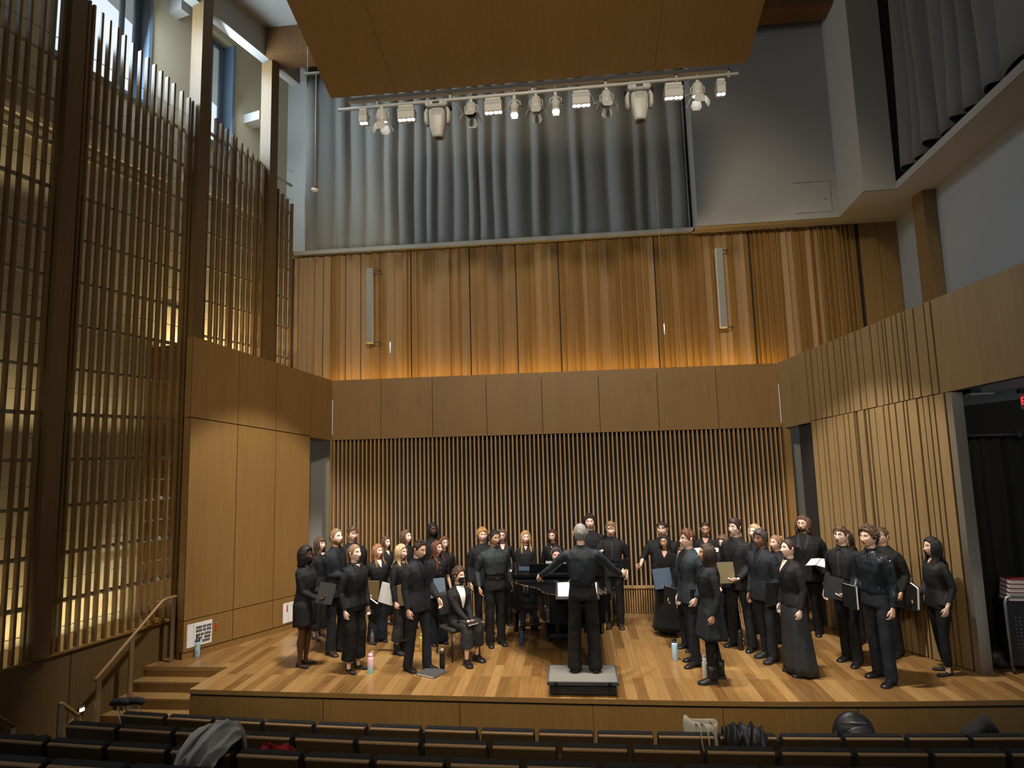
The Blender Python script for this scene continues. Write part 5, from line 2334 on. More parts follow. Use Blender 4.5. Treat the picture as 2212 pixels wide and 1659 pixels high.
def shirt_collar(mb, U, bv):
    """low turned-down collar: a band round the neck and two flat points"""
    for sd in (1, -1):
        mb.tube([U @ Vector((sd * .058 * math.cos(a), .012 - .060 * math.sin(a), 1.494 + .012 * math.cos(a + .3) - .010 * math.sin(max(a, 0)))) for a in [(-1.56 + 2.9 * i / 9) for i in range(10)]], [(.005, .013)] * 10, 6)
        rows = [(1.482, .004, .046), (1.462, .014, .056), (1.442, .030, .060), (1.430, .040, .050)]
        vs, fs = patch(bv, U, [(z, min(sd * a, sd * c), max(sd * a, sd * c)) for z, a, c in rows], .010, 4)
        mb.add(vs, fs, True)


def person(label, pos, yaw, H, sex='m', skin='light', hair=None, build=1.0, top=None, bottom=None, shoes='oxford', L=None, R=None,
           look=(0, 0), mouth=.6, glasses=None, sit=False, lean=0.0, step=0.0, apart=.09, beard=None, extras=(), seed=None, brow=None, group=None, knee=0):
    seed = seed if seed is not None else int(abs(pos[0] * 137 + pos[1] * 71)) % 97 + 1
    rng = random.Random(seed)
    root = empty('person', pos, math.radians(yaw), label, 'person', group)
    k = H / 1.75
    root.scale = (k, k, k)
    fem = sex == 'f'
    b = build
    dz = -.435 if sit else 0.0
    hip = Vector((0, 0, .92))
    U = Matrix.Translation((0, 0, dz)) @ Matrix.Translation(hip) @ Matrix.Rotation(math.radians(lean), 4, 'X') @ Matrix.Translation(-hip)
    shw = (.160 if fem else .185) * (.5 + .5 * b)
    top = dict(top or {})
    bottom = dict(bottom or {})
    # ---- joints
    arms = {}
    for sd, spec in ((1, L), (-1, R)):
        spec = dict(spec or {})
        S = U @ Vector((sd * shw, .010, 1.388))
        Wl = Vector(spec.get('w', (.235, -.035, .865)))
        W = U @ Vector((Wl.x * sd, Wl.y, Wl.z))
        hint = Vector(spec.get('hint', (.30, .95, -.2)))
        hint = Vector((hint.x * sd, hint.y, hint.z))
        E, W = ik(S, W, .285, .255, hint)
        fd = spec.get('f')
        fore = (W - E).normalized()
        fdv = Vector((fd[0] * sd, fd[1], fd[2])) if fd else (fore * .8 + Vector((0, -.08, -.35)))
        tv = spec.get('t', (0, -1, 0))
        tv = Vector((tv[0] * sd, tv[1], tv[2]))
        arms[sd] = (S, E, W, fdv, tv, spec.get('curl', .32), spec.get('flip', 1))
    legs = {}
    for sd in (1, -1):
        st = step * sd
        if sit:
            hipj = Vector((sd * .085, 0, .50))
            an = Vector((sd * (apart + .01), -.40 + .05 * sd, .085))
            kn = Vector((sd * (.09 + .02 * (apart > .1)), -.43, .515))
        else:
            hipj = Vector((sd * .083, 0, .90))
            an = Vector((sd * apart, .025 - st, .08))
            kn = Vector((sd * (.088 * .4 + apart * .6), -.012 - st * .55 - knee * (sd > 0), .485))
        legs[sd] = (hipj, kn, an)
    # ---- body (continuous skin surface)
    mb = MB()
    fb = .93 if fem else 1.0
    mb.rings([[U @ p for p in ell(0, cy, z, hw * fb * (.6 + .4 * b), hd * (.6 + .4 * b))] for z, hw, hd, cy in
              ((.84, .10, .085, 0), (.90, .145, .10, 0), (1.0, .135, .095, 0), (1.10, .122, .088, 0), (1.25, .145, .098, 0), (1.35, .140, .090, 0), (1.41, .105, .065, .008), (1.47, .056, .052, .012), (1.53, .048, .050, .012), (1.58, .047, .050, .008))])
    for sd in (1, -1):
        S, E, W, fdv, tv, curl, flip = arms[sd]
        ra = .88 if fem else 1.0
        mb.tube([S + Vector((-sd * .05, 0, -.02)), S + Vector((0, 0, -.012)), S.lerp(E, .5), E, E.lerp(W, .35), W, W + fdv.normalized() * .03], [.045 * ra, .047 * ra, .041 * ra, .034 * ra, .035 * ra, .0235 * ra, .021 * ra], 12)
        h, kn, an = legs[sd]
        mb.tube([h + Vector((0, 0, .03)), h, h.lerp(kn, .5), kn, kn.lerp(an, .33) + Vector((0, .012, 0)), kn.lerp(an, .75), an, an - Vector((0, 0, .05))],
                [.07, .078 * b, .066 * b, .049, .055 * (.4 + .6 * b), .038, .030, .034], 12)
    bm_ = remesh(mb, .0125, 5)
    P = MB()
    P.add([v.co.copy() for v in bm_.vertices], [list(p.vertices) for p in bm_.polygons], True)
    bpy.data.meshes.remove(bm_)
    hm = Matrix.Translation((0, .012, 1.50)) @ (Matrix.Rotation(math.radians(look[0]), 4, 'Z') @ Matrix.Rotation(math.radians(look[1]), 4, 'X')) @ Matrix.Translation((0, -.012, .135))
    M = U @ hm
    hw_ = (1.0 if fem else 1.05) * (1 + .25 * max(0, b - 1))
    fy = build_head(P, root, M, skin, sex, mouth, hw_, brow)
    for sd in (1, -1):
        S, E, W, fdv, tv, curl, flip = arms[sd]
        hand(P, W, fdv, tv, sd * flip, curl, .10, .90 if fem else 1.0)
    # ---- top garment
    kind = top.get('kind', 'jacket')
    mt = CL[top.get('color', 'black')]
    hem = top.get('hem', .80 if kind == 'jacket' else 1.0)
    slv = top.get('sleeve', 1.0)
    cut = top.get('cuff', .012)
    fw, ww = (.89, .84) if fem else (1.0, 1.0)
    th = .0 if kind != 'jacket' else .010
    g = MB()
    bl = top.get('blouse', 0)
    prof = [(.80, .178, .128, 0), (.90, .176, .128, .004), (1.0, .163, .120, .002), (1.08, .150, .112, 0), (1.18, .160, .118, -.002), (1.28, .176, .124, -.004), (1.36, .184, .118, 0), (1.41, .165, .104, .004), (1.445, .128, .086, .008), (1.475, .085, .070, .011), (1.505, .062, .062, .012)]
    rings = []
    for z, hw, hd, cy in prof:
        if z < hem - .02:
            continue
        f = 1.0
        if fem:
            f = {.80: 1.02, .90: 1.0, 1.0: .92, 1.08: .84, 1.18: .85, 1.28: .88}.get(z, .885)
        hd2 = hd * (.96 if fem else 1.0)
        cy2 = cy - (.018 if fem and 1.17 < z < 1.37 else 0)
        if bl and z < 1.2:
            f *= 1 + bl * (1.2 - z)
        fat = b if z < 1.40 else (.45 + .55 * b)
        rings.append([U @ p for p in ell(0, cy2 - (.03 * (b - 1) if b > 1 and z < 1.35 else 0), max(z, hem), (hw * f + th) * fat, (hd2 + th) * fat)])
    g.rings(rings)
    for sd in (1, -1):
        S, E, W, fdv, tv, curl, flip = arms[sd]
        ra = (.90 if fem else 1.0) * (.75 + .25 * b)
        extra = .006 if kind == 'jacket' else 0
        end = W + (W - E).normalized() * (-.02 + cut)
        if slv >= 1:
            pts = [S + Vector((-sd * .07, 0, .0)), S + Vector((-sd * .018, 0, .0)), S.lerp(E, .25), S.lerp(E, .65), E, E.lerp(end, .45), end]
            rad = [.055, .063 + extra * .5, .062 * ra + extra, .055 * ra + extra, .050 * ra + extra, .046 * ra + extra, .037 * ra + extra + top.get('bell', 0)]
        else:
            q = S.lerp(E, min(1, slv * 1.9)) if slv < .53 else E.lerp(end, (slv - .53) / .47)
            pts = [S + Vector((-sd * .07, 0, -.01)), S + Vector((-sd * .012, 0, .004)), S.lerp(E, .3)] + ([S.lerp(E, .7), E] if slv >= .53 else []) + [q]
            rad = [.055, .066 * ra, .062 * ra] + ([.056 * ra, .052 * ra] if slv >= .53 else []) + [.056 * ra if slv < .53 else .046 * ra]
        g.tube(pts, rad, 14)
    gm = remesh(g, .012, 4)
    wrinkle(gm, seed, top.get('wr', .0055 if kind == 'jacket' else .007), 8)
    gm.calc_loop_triangles()
    bv = BVHTree.FromPolygons([v.co.copy() for v in gm.vertices], [list(p.vertices) for p in gm.polygons])
    garment = link(top.get('name', 'jacket' if kind == 'jacket' else 'shirt'), gm, mt, root)
    zb = top.get('v', 1.20 if kind == 'jacket' else None)
    vw = top.get('vw', .058)
    if zb:
        rows = [(1.488 - (1.488 - zb) * i / 10, -vw * (1 - i / 10) ** .8 - .001, vw * (1 - i / 10) ** .8 + .001) for i in range(11)]
        under = top.get('under', 'black')
        if under == 'skin':
            vs, fs = patch(bv, U, rows, .0035)
            P.mi = 0
            P.add(vs, fs, True)
        else:
            vs, fs = patch(bv, U, rows, .0045)
            s_ = MB()
            s_.add(vs, fs, True)
            if top.get('collar', True):
                shirt_collar(s_, U, bv)
            s_.build('shirt', CL[under], root)
            if top.get('skinv'):
                zz = top['skinv']
                vs, fs = patch(bv, U, [(1.49 - (1.49 - zz) * i / 8, -.045 * (1 - i / 8) - .001, .045 * (1 - i / 8) + .001) for i in range(9)], .0075)
                P.mi = 0
                P.add(vs, fs, True)
        if kind == 'jacket':
            lp = MB()
            for sd in (1, -1):
                ro = []
                for i in range(11):
                    t = i / 10
                    z = 1.485 - (1.485 - zb) * t
                    xin = vw * (1 - t) ** .8
                    wd = .036 * (math.sin(PI * min(1, t * 1.15 + .1)) ** .6 if t < .95 else .2)
                    a, c = sd * xin, sd * (xin + wd)
                    ro.append((z, min(a, c), max(a, c)))
                vs, fs = patch(bv, U, ro, .0075, 4)
                lp.add(vs, fs, True)
            vs, fs = patch(bv, U, [(zb - (zb - hem - .01) * i / 6, -.003, .003) for i in range(7)], .0035, 3)
            lp.add(vs, fs, True)
            lp.build('lapel', CL[top.get('lapel', 'jet' if top.get('color') != 'jet' else 'black')], garment)
    elif kind == 'shirt' and top.get('collar', True):
        s_ = MB()
        shirt_collar(s_, U, bv)
        vs, fs = patch(bv, U, [(1.46 - (1.46 - hem) * i / 14, -.016, .016) for i in range(15)], .0025, 4)
        s_.add(vs, fs, True)
        s_.build('collar', mt, garment)
    elif top.get('collar') == 'high':
        s_ = MB()
        s_.rings([[U @ p for p in ell(0, .010, z, .058, .060)] for z in (1.475, 1.50, 1.535)], caps=False)
        s_.build('collar', mt, garment)
    if top.get('tie'):
        t_ = MB()
        zt = top.get('tieend', zb or 1.10)
        vs, fs = patch(bv, U, [(1.465 - (1.465 - zt) * i / 10, -.012 - .017 * i / 10, .012 + .017 * i / 10) for i in range(10)] + [(zt - .03, -.002, .002)], .0105, 4)
        t_.add(vs, fs, True)
        t_.ball(U @ Vector((0, -.082, 1.472)), (.018, .013, .018), 8, 6)
        t_.build('tie', CL[top['tie']], root)
    if top.get('buttons'):
        for i in range(6):
            t_ = MB()
            vs, fs = patch(bv, U, [(1.40 - i * .085 + q, -.0055, .0055) for q in (.0055, 0, -.0055)], .006, 3)
            t_.add(vs, fs, True)
            t_.build('button', mat('pearl_button', (.6, .6, .6), .3), garment)
    # ---- lower garment
    bk = bottom.get('kind', 'trousers')
    bmat = CL[bottom.get('color', 'black')]
    up = []
    if not sit:
        wz = [(1.075, .142, .110), (1.04, .146, .112), (.98, .158, .116), (.90, .170, .122), (.84, .165, .120)]
    else:
        wz = [(.62, .150, .115), (.56, .165, .125), (.50, .165, .13), (.44, .150, .12)]
    ff = 1.02 if fem else 1.0
    lowfat = (.35 + .65 * b)
    if bk in ('trousers', 'tights'):
        t_ = MB()
        t_.rings([ell(0, 0, z, hw * ff * lowfat * (.93 if fem and z > 1 else 1), hd * lowfat) for z, hw, hd in wz])
        hemz = bottom.get('hem', .035)
        rk, rh = bottom.get('knee', .064), bottom.get('hemr', .069)
        for sd in (1, -1):
            h, kn, an = legs[sd]
            low = an + Vector((0, .004, hemz - .08)) if not sit else kn.lerp(an, (kn.z - hemz) / (kn.z - an.z))
            r0 = (.094 if not fem else .094) * lowfat
            mid = kn.lerp(low, .5)
            rm = max(.060, rk * .45 + rh * .55)
            t_.tube([h + Vector((0, 0, .02)), h + (kn - h) * .12, h.lerp(kn, .45), h.lerp(kn, .8), kn, kn.lerp(low, .2), mid, low], [r0 * .9, r0, r0 * .90, rk * 1.08, rk, rk * .7 + rm * .3, rm, rh], 14)
        tm = remesh(t_, .0125, 4)
        wrinkle(tm, seed + 3, bottom.get('wr', .006), 7, .8)
        link('trousers' if bk == 'trousers' else 'tights', tm, bmat, root)
    if bk in ('skirt', 'dress', 'tights'):
        z0, z1 = bottom.get('z0', 1.06), bottom.get('hem', .55) if bk != 'tights' else bottom.get('skirt', .62)
        fl = bottom.get('flare', .05)
        pl = bottom.get('pleats', 0)
        rings = []
        N = 44
        for i in range(13):
            t = i / 12
            z = z0 + (z1 - z0) * t
            a = sstep(t, 0, .25 if z1 < .8 else .5)
            hw = (.128 + (.178 - .128) * a) * lowfat + fl * t ** 1.2
            hd = (.102 + (.130 - .102) * a) * lowfat + fl * .9 * t ** 1.2
            ring = []
            for q in range(N):
                an_ = 2 * PI * q / N
                m = 1 + pl * t * .07 * math.sin(an_ * 9 + seed) + pl * t * .03 * math.sin(an_ * 17)
                c, s = math.cos(an_), math.sin(an_)
                ring.append((hw * m * math.copysign(abs(c) ** .85, c), .0 + hd * m * math.copysign(abs(s) ** .85, s) + bottom.get('dy', 0) * t, z + .008 * math.sin(an_ * 5 + seed) * t))
            rings.append(ring)
        s_ = MB()
        s_.rings(rings, caps=False)
        o = s_.build('skirt', CL[bottom.get('skirtcolor', bottom.get('color', 'black'))], root)
        md = o.modifiers.new('thick', 'SOLIDIFY')
        md.thickness = .006
    if bottom.get('belt'):
        t_ = MB()
        t_.rings([ell(0, 0, z, .1515 * lowfat * 1.02, .1165 * lowfat * 1.02, 26) for z in (1.012, 1.016, 1.044, 1.048)], caps=False)
        bb = t_.build('belt', LEATHER, root)
        t_ = MB()
        t_.box((0, -.119 * lowfat * 1.02, 1.028), (.045, .006, .034))
        t_.mi = 1
        t_.box((0, -.122 * lowfat * 1.02, 1.028), (.028, .004, .018))
        t_.build('buckle', [STEEL, LEATHER], bb)
    # ---- shoes
    for sd in (1, -1):
        h, kn, an = legs[sd]
        Tm = Matrix.Translation((an.x, an.y, 0)) @ Matrix.Rotation(math.radians(9 * sd), 4, 'Z')
        s_ = MB()
        if shoes in ('dm', 'platform'):
            Tm = Tm @ Matrix.Diagonal((1.16, 1.12, 1.12, 1))
        s_.xf = Tm
        lift = {'pump': .05}.get(shoes, 0)
        long_ = .255 if not fem else .232
        y0 = .058
        secs = []
        for t, w, ht in ((0, .022, .045), (.06, .033, .062), (.22, .035, .075), (.40, .036, .072), (.58, .042, .052), (.76, .045, .040), (.90, .036, .032), (1, .012, .020)):
            if shoes in ('flat', 'pump', 'lace'):
                w *= .88
                ht = {0: .05, .06: .052, .22: .036, .40: .026, .58: .026, .76: .034}.get(t, ht * .85)
            if shoes == 'sneaker':
                w *= 1.08
                ht *= 1.1
            base = lift * max(0, 1 - t * 1.7) ** 1.0 if lift else 0
            y = y0 - t * long_
            ring = []
            for q in range(14):
                a = 2 * PI * q / 14
                c, s = math.cos(a), math.sin(a)
                ring.append((w * math.copysign(abs(c) ** .7, c), y, base + .004 + (ht * (.5 + .5 * s) if s > -.6 else 0)))
            secs.append(ring)
        s_.rings(secs)
        if shoes in ('boot', 'ankle', 'dm'):
            hb = {'boot': .20, 'ankle': .17, 'dm': .20}[shoes]
            s_.rings([[(x, y, z) for x, y, z in ell(0, .0, zz, rw, rd, 14)] for zz, rw, rd in ((.04, .038, .056), (.09, .043, .054), (.14, .046, .052), (hb, .052, .056))])
        if shoes == 'pump':
            s_.cyl((0, .045, 0.0), (0, .042, .06), .006, 8, .016)
        smat = {'flat': SUEDE, 'pump': SUEDE, 'lace': SUEDE, 'ankle': SUEDE, 'dm': mat('matte_boot_leather', (.011, .011, .011), .5), 'brown': BROWNLEATHER}.get(shoes, LEATHER)
        so = s_.build('shoe', smat, root)
        if shoes in ('oxford', 'dm', 'ankle', 'boot', 'brown', 'platform'):
            s_ = MB()
            s_.xf = Tm
            hgt = .03 if shoes in ('dm', 'platform') else .014
            secs = [[(w * 1.08 * math.cos(2 * PI * q / 12), y0 + .006 - t * (long_ + .01), z) for q in (0, 1, 2, 3)] for t, w, z in ()]
            ol = []
            for t, w in ((0, .020), (.06, .034), (.3, .037), (.6, .045), (.8, .046), (.95, .034), (1.02, .012)):
                ol.append((w * 1.06, y0 + .004 - t * long_))
            poly = [(x, y) for x, y in ol] + [(-x, y) for x, y in ol[::-1]]
            s_.prism(poly, .0, hgt)
            if shoes == 'ankle':
                s_.box((0, .035, .02), (.055, .05, .04))
            s_.build('sole', MATTE_BLACK, so)
        if shoes == 'dm':
            s_ = MB()
            s_.xf = Tm
            for i in range(5):
                z = .085 + i * .024
                s_.tube([(-.022, -.052 + i * .0, z), (0, -.060, z + .006), (.022, -.052, z)], .0035, 5)
            s_.build('laces', mat('boot_laces', (.03, .03, .03), .8), so)
        if shoes == 'lace':
            s_ = MB()
            s_.xf = Tm
            for z0_, z1_ in ((.045, .085), (.075, .055), (.10, .10)):
                s_.tube([(-.033, -.05, z0_), (0, -.075 + z0_ * .2, (z0_ + z1_) / 2), (.033, -.05, z1_)], .003, 5)
            s_.build('laces', SUEDE, so)
    # ---- hair, beard, glasses
    hs = dict(hair or {'style': 'short', 'color': 'brown'})
    bc = brow or hs['color']
    body = P.build('body', [SKINS[skin], LIPS[skin], EYEW, IRIS, MOUTH, HAIR[bc if bc in HAIR else 'dark']], root)
    make_hair(root, M, sex, hw_, hs, seed)
    if beard:
        mbb = MB()

        def bmask(tq, ph):
            d = abs(math.degrees(tq))
            p = math.degrees(ph)
            if d > 88:
                return 0
            lim = -16 if d < 22 else (-24 if d < 45 else -12)
            mk = sstep(lim - p, -2, 5)
            return mk
        shell(mbb, M, sex, hw_, bmask, lambda a, c: .0135 if abs(a) < .6 else .007, .002, 60, seed, 48, 44)
        # keep the mouth free
        mbb.build('beard', HAIR[beard], root)
    if glasses:
        glasses_part(root, M, fy, glasses != 'square', WIRE2 if glasses == 'thin' else WIRE)
    for fn in extras:
        fn(root, M, U, bv, fy)
    return root, arms, U


def earring(root, M, U, bv, fy):
    mb = MB()
    mb.xf = M
    for s in (-1, 1):
        mb.ball((s * .082, .008, -.036), (.006, .006, .009), 8, 6)
    mb.build('earring', mat('silver_earring', (.75, .72, .68), .2, 1), root)


def mask_part(root, M, U, bv, fy):
    mb = MB()
    rings = []
    for z in (-.008, -.025, -.045, -.065, -.085, -.104):
        ring = []
        for k in range(13):
            x = -.060 + .120 * k / 12
            if z < -.06:
                x *= 1 - (-.06 - z) * 7
            y = fy(x * .98, z) if abs(x) < .058 else fy(math.copysign(.056, x), z) + .006
            ring.append(M @ Vector((x, min(y - .006, -.035), z)))
        rings.append(ring)
    mb.rings(rings, closed=False, caps=False)
    mb.xf = M
    for s in (-1, 1):
        for z in (-.012, -.085):
            mb.tube([(s * .058, -.035, z), (s * .074, -.01, z * .6), (s * .080, .018, -.01)], .002, 5)
    mb.build('face_mask', mat('black_mask', (.018, .020, .024), .8), root)


def necklace(root, M, U, bv, fy):
    mb = MB()
    vs = []
    for k in range(13):
        x = -.055 + .11 * k / 12
        z = 1.40 + .085 * (abs(x) / .055) ** 1.2
        h = bv.ray_cast(U @ Vector((x, -1, z)), Vector((0, 1, 0)))
        vs.append((h[0] if h[0] is not None else Vector((x, -.09, z))) - Vector((0, .004, 0)))
    mb.tube(vs, .0022, 5)
    mb.build('necklace', mat('silver_chain', (.7, .68, .64), .25, 1), root)


def headband(root, M, U, bv, fy):
    mb = MB()
    mb.xf = M
    pts = [(HA * 1.13 * math.cos(a), -.035 + .012 * math.sin(a), .012 + .118 * math.sin(a)) for a in [PI * k / 16 for k in range(17)]]
    mb.tube(pts, [(.012, .005)] * 17, 6)
    mb.build('headband', mat('grey_headband', (.10, .10, .10), .8), root)


def hair_clip(root, M, U, bv, fy):
    mb = MB()
    mb.xf = M
    for k in range(6):
        mb.tube([(-.03 + .012 * k, .10, .06), (-.03 + .012 * k, .125, .085), (-.028 + .012 * k, .128, .105)], .004, 5)
    mb.build('hair_clip', mat('tortoise_clip', (.45, .25, .08), .3), root)


def watch(root, M, U, bv, fy):
    pass


# ---------------------------------------------------------------- held folders
FOLD = {'black': FOLDER_BLACK, 'gold': mat('folder_gold', (.50, .36, .17), .30, .75), 'white': mat('folder_white_sleeve', (.66, .66, .66), .35),
        'navy': mat('folder_navy', (.055, .085, .13), .5), 'clear': mat('folder_blue_clear', (.25, .33, .42), .18), 'olive': mat('folder_olive_gold', (.30, .255, .14), .3, .5),
        'glossy': mat('folder_glossy_black', (.035, .036, .038), .12)}


def held_folder(pr, label, c, rot, color='black', size=(.235, .29, .028), opened=False, sleeve=None):
    """c: centre in the holder's local frame; rot: Euler degrees; folder's cover faces -y"""
    root, arms, U = pr
    Mw = root.matrix_world.copy()
    kx = root.scale[0]
    base = Matrix.Translation(root.location) @ Matrix.Rotation(root.rotation_euler.z, 4, 'Z')
    c = U @ Vector(c)
    mw = base @ Matrix.Translation(c * kx) @ Euler([math.radians(a) for a in rot]).to_matrix().to_4x4()
    r = bpy.data.objects.new('music_folder', None)
    COL.objects.link(r)
    r.matrix_world = mw
    tag(r, label, 'folder', 'choir music folders')
    w, h, t = size
    if not opened:
        mb = MB()
        mb.box((0, -t / 2 + .0015, 0), (w, .003, h))
        mb.box((0, t / 2 - .0015, 0), (w, .003, h))
        mb.box((-w / 2, 0, 0), (.004, t, h))
        mb.build('cover', FOLD[color], r)
        mb = MB()
        mb.box((.002, 0, 0), (w - .008, t - .007, h - .010))
        mb.build('pages', PAPER, r)
        if sleeve:
            mb = MB()
            mb.box(sleeve[:3], sleeve[3:6])
            mb.build('sticker', sleeve[6], r)
    else:
        for s in (-1, 1):
            mb = MB()
            mb.box((s * w / 2, .006, 0), (w, .004, h), (0, 0, s * .18))
            mb.build('cover', FOLD[color], r)
            mb = MB()
            mb.box((s * w / 2, -.004 , 0), (w - .012, .008, h - .015), (0, 0, s * .18))
            mb.build('pages', PAPER, r)
    return r
# ================================================================== THE CHOIR
def fold_hand(x=.21, y=-.07, z=.90, **k):
    d = dict(w=(x, y, z), f=(0, -.25, -1), curl=.55)
    d.update(k)
    return d


JB = dict(kind='jacket', color='black')
SUIT = dict(kind='jacket', color='navy', v=1.17, under='jet', tie='black')
G = 'choir singers'
SHIRT = dict(kind='shirt', color='black', hem=1.045)
TRB = dict(kind='trousers', color='black', belt=True)
TRS = dict(kind='trousers', color='navy')


def hr(style, color, **k):
    return dict(style=style, color=color, **k)


# ---- left block, front to back
p = person('woman in a short black high-neck dress with dark locs and bare legs, leftmost singer', (-3.82, 8.40, 0), 82, 1.60, 'f', 'dark', hr('dreads', 'black', n=80, zend=-.165, vol=.034, r=.0115, front=0),
           1.14, dict(kind='shirt', color='black', hem=.86, collar='high', name='dress_top'), dict(kind='skirt', color='black', hem=.60, z0=1.02, flare=.0), 'flat',
           dict(w=(.07, -.27, 1.05), f=(-.3, -1, .2), curl=.5), dict(w=(.06, -.26, 1.00), f=(-.2, -1, .1), curl=.5), (0, 2), .4, extras=(earring,), group=G, apart=.08)
held_folder(p, 'black folder held upright by the woman in the short black dress', (.0, -.36, 1.07), (-18, 14, -62), 'black', (.22, .28, .02))
person('woman with wavy brown hair and fringe in a black blazer, behind the short dress', (-4.13, 9.62, 0), 68, 1.57, 'f', 'fair', hr('wavy', 'brown', zend=-.22, wave=.016, bangs=True, n=30),
       1.0, dict(kind='jacket', color='black', v=1.16, under='jet', collar=False, hem=.86, skinv=1.40), dict(kind='trousers', color='black', hem=.17, knee=.085, hemr=.105), 'pump', None, None, (0, 0), .7, group=G)
person('bearded man with reddish hair in a bun, dark suit, hands at his chest', (-3.57, 8.92, 0), 62, 1.78, 'm', 'fair', hr('bun', 'sandy', bun=(0, .112, .0), br=.036, vol=.012, line=3), 1.0,
       dict(SUIT), TRS, 'brown', dict(w=(.03, -.25, 1.16), f=(-.6, -1, .3), curl=.5), dict(w=(.05, -.24, 1.12), f=(-.5, -1, .2), curl=.5), (0, -4), .8, beard='sandy', group=G)
person('round-faced man with short light brown hair behind the man with the bun', (-3.63, 9.72, 0), 48, 1.71, 'm', 'light', hr('short', 'brown', quiff=1.2, vol=.014), 1.2,
       dict(JB, v=1.2, under='black', tie='jet'), TRB, 'oxford', None, None, (0, 0), .8, group=G)
p = person('woman with a low blond ponytail in black blazer, cropped trousers and black pumps', (-3.03, 8.22, 0), 64, 1.65, 'f', 'fair', hr('pony', 'sandy', zend=-.26, vol=.010), 1.0,
           dict(kind='jacket', color='black', v=.95, under='jet', vw=.07, hem=.84, collar=False, skinv=1.45), dict(kind='trousers', color='jet', hem=.17, knee=.092, hemr=.108), 'pump',
           fold_hand(.19, -.10, .84), dict(w=(.21, -.02, .87), curl=.28), (0, -2), .55, group=G)
held_folder(p, 'black folder with white page edge carried by the woman in pumps', (.16, -.21, .80), (0, -8, 70), 'black', (.24, .29, .03))
p = person('woman with long strawberry blond hair over one shoulder, black top, beside a clear bottle', (-3.11, 9.44, 0), 44, 1.47, 'f', 'fair', hr('wavy', 'copper', zend=-.36, wave=.014, n=34, front=.8), 1.12,
           dict(kind='shirt', color='black', hem=1.0, v=1.36, under='skin', vw=.05, collar=False, sleeve=.86, name='blouse'), dict(kind='trousers', color='navy', hem=.05, knee=.085, hemr=.11), 'flat',
           dict(w=(.24, -.06, .89)), fold_hand(.22, -.10, .93), (12, 0), .6, group=G)
held_folder(p, 'gold covered folder at the hip of the woman with strawberry blond hair', (-.20, -.14, .98), (0, 4, -28), 'gold', (.23, .28, .025))
person('woman with straight brown shoulder-length hair in black, second row left', (-3.26, 10.34, 0), 55, 1.47, 'f', 'fair', hr('long', 'brown', zend=-.21, n=30, front=.3), 1.0,
       dict(kind='shirt', color='black', hem=.95, v=1.40, under='skin', vw=.04, name='blouse'), dict(kind='trousers', color='black', hem=.2, knee=.08, hemr=.09), 'flat', None, None, (0, 0), .8, group=G)
person('man with long tied-back brown hair behind the curly-haired man in the dark suit', (-2.84, 10.12, 0), 66, 1.60, 'm', 'fair', hr('long', 'brown', zend=-.22, n=26, front=0), 1.0,
       dict(SHIRT, hem=1.0), TRB, 'oxford', None, None, (0, -3), .5, group=G)
p = person('woman with long pale blond hair, fitted black top, cropped trousers and ankle boots', (-2.60, 8.95, 0), 74, 1.54, 'f', 'fair', hr('long', 'blond', zend=-.29, n=36, front=.6), .98,
           dict(kind='shirt', color='black', hem=.98, collar=False, v=1.44, under='skin', vw=.05, name='blouse'), dict(kind='trousers', color='charcoal', hem=.21, knee=.088, hemr=.10), 'ankle',
           fold_hand(.16, -.2, .96), dict(w=(.215, -.03, .86), curl=.5), (-8, 6), .35, group=G)
held_folder(p, 'gold folder pressed to the front of the woman in ankle boots', (-.12, -.17, .97), (0, -3, -58), 'gold', (.23, .29, .02))
held_folder(p, 'white sleeved folder sticking out behind the arm of the woman in ankle boots', (-.14, .17, .97), (0, 14, -80), 'white', (.23, .29, .02))
person('dark-haired man in a navy suit looking down, beside the folder on the floor', (-2.16, 8.26, 0), 60, 1.70, 'm', 'light', hr('curly', 'dark', vol=.010, curls=60, line=4), 1.03,
       dict(SUIT, tie='jet', under='navy'), TRS, 'oxford', dict(w=(.20, -.20, .93), curl=.45), dict(w=(.235, -.04, .86), curl=.4), (0, 16), .15, group=G, step=.10)
person('man with long dark locs in a black shirt, tallest head in the left back row', (-2.46, 10.42, 0), 30, 1.68, 'm', 'dark', hr('dreads', 'black', n=50, zend=-.27, vol=.016, r=.0095, front=.4), 1.05,
       dict(SHIRT, hem=.95), TRB, 'oxford', None, None, (4, 0), .5, beard='black', group=G)
p = person('woman with very long auburn curls, short-sleeved black shirt with pearl buttons', (-2.15, 9.38, 0), 36, 1.52, 'f', 'light', hr('wavy', 'auburn', zend=-.43, wave=.020, n=36, front=.8), 1.0,
           dict(kind='shirt', color='black', hem=.86, sleeve=.42, buttons=True, collar='high', blouse=.25), dict(kind='trousers', color='navy', hem=.04, knee=.075, hemr=.115), 'oxford',
           dict(w=(.25, -.05, .87)), fold_hand(.15, -.20, .93), (22, 0), .3, group=G)
held_folder(p, 'dark folder with shiny clear edge held by the woman with auburn curls', (-.08, -.20, .99), (0, -5, -38), 'clear', (.23, .28, .03))
person('woman with glasses and long brown hair fading to red, behind the auburn curls', (-2.17, 10.0, 0), 30, 1.50, 'f', 'fair', hr('long', 'auburn', zend=-.34, n=34, front=.7), 1.0,
       dict(kind='shirt', color='black', hem=1.0, collar='high', name='sweater'), TRB, 'oxford', None, None, (4, 0), .9, glasses='round', group=G)
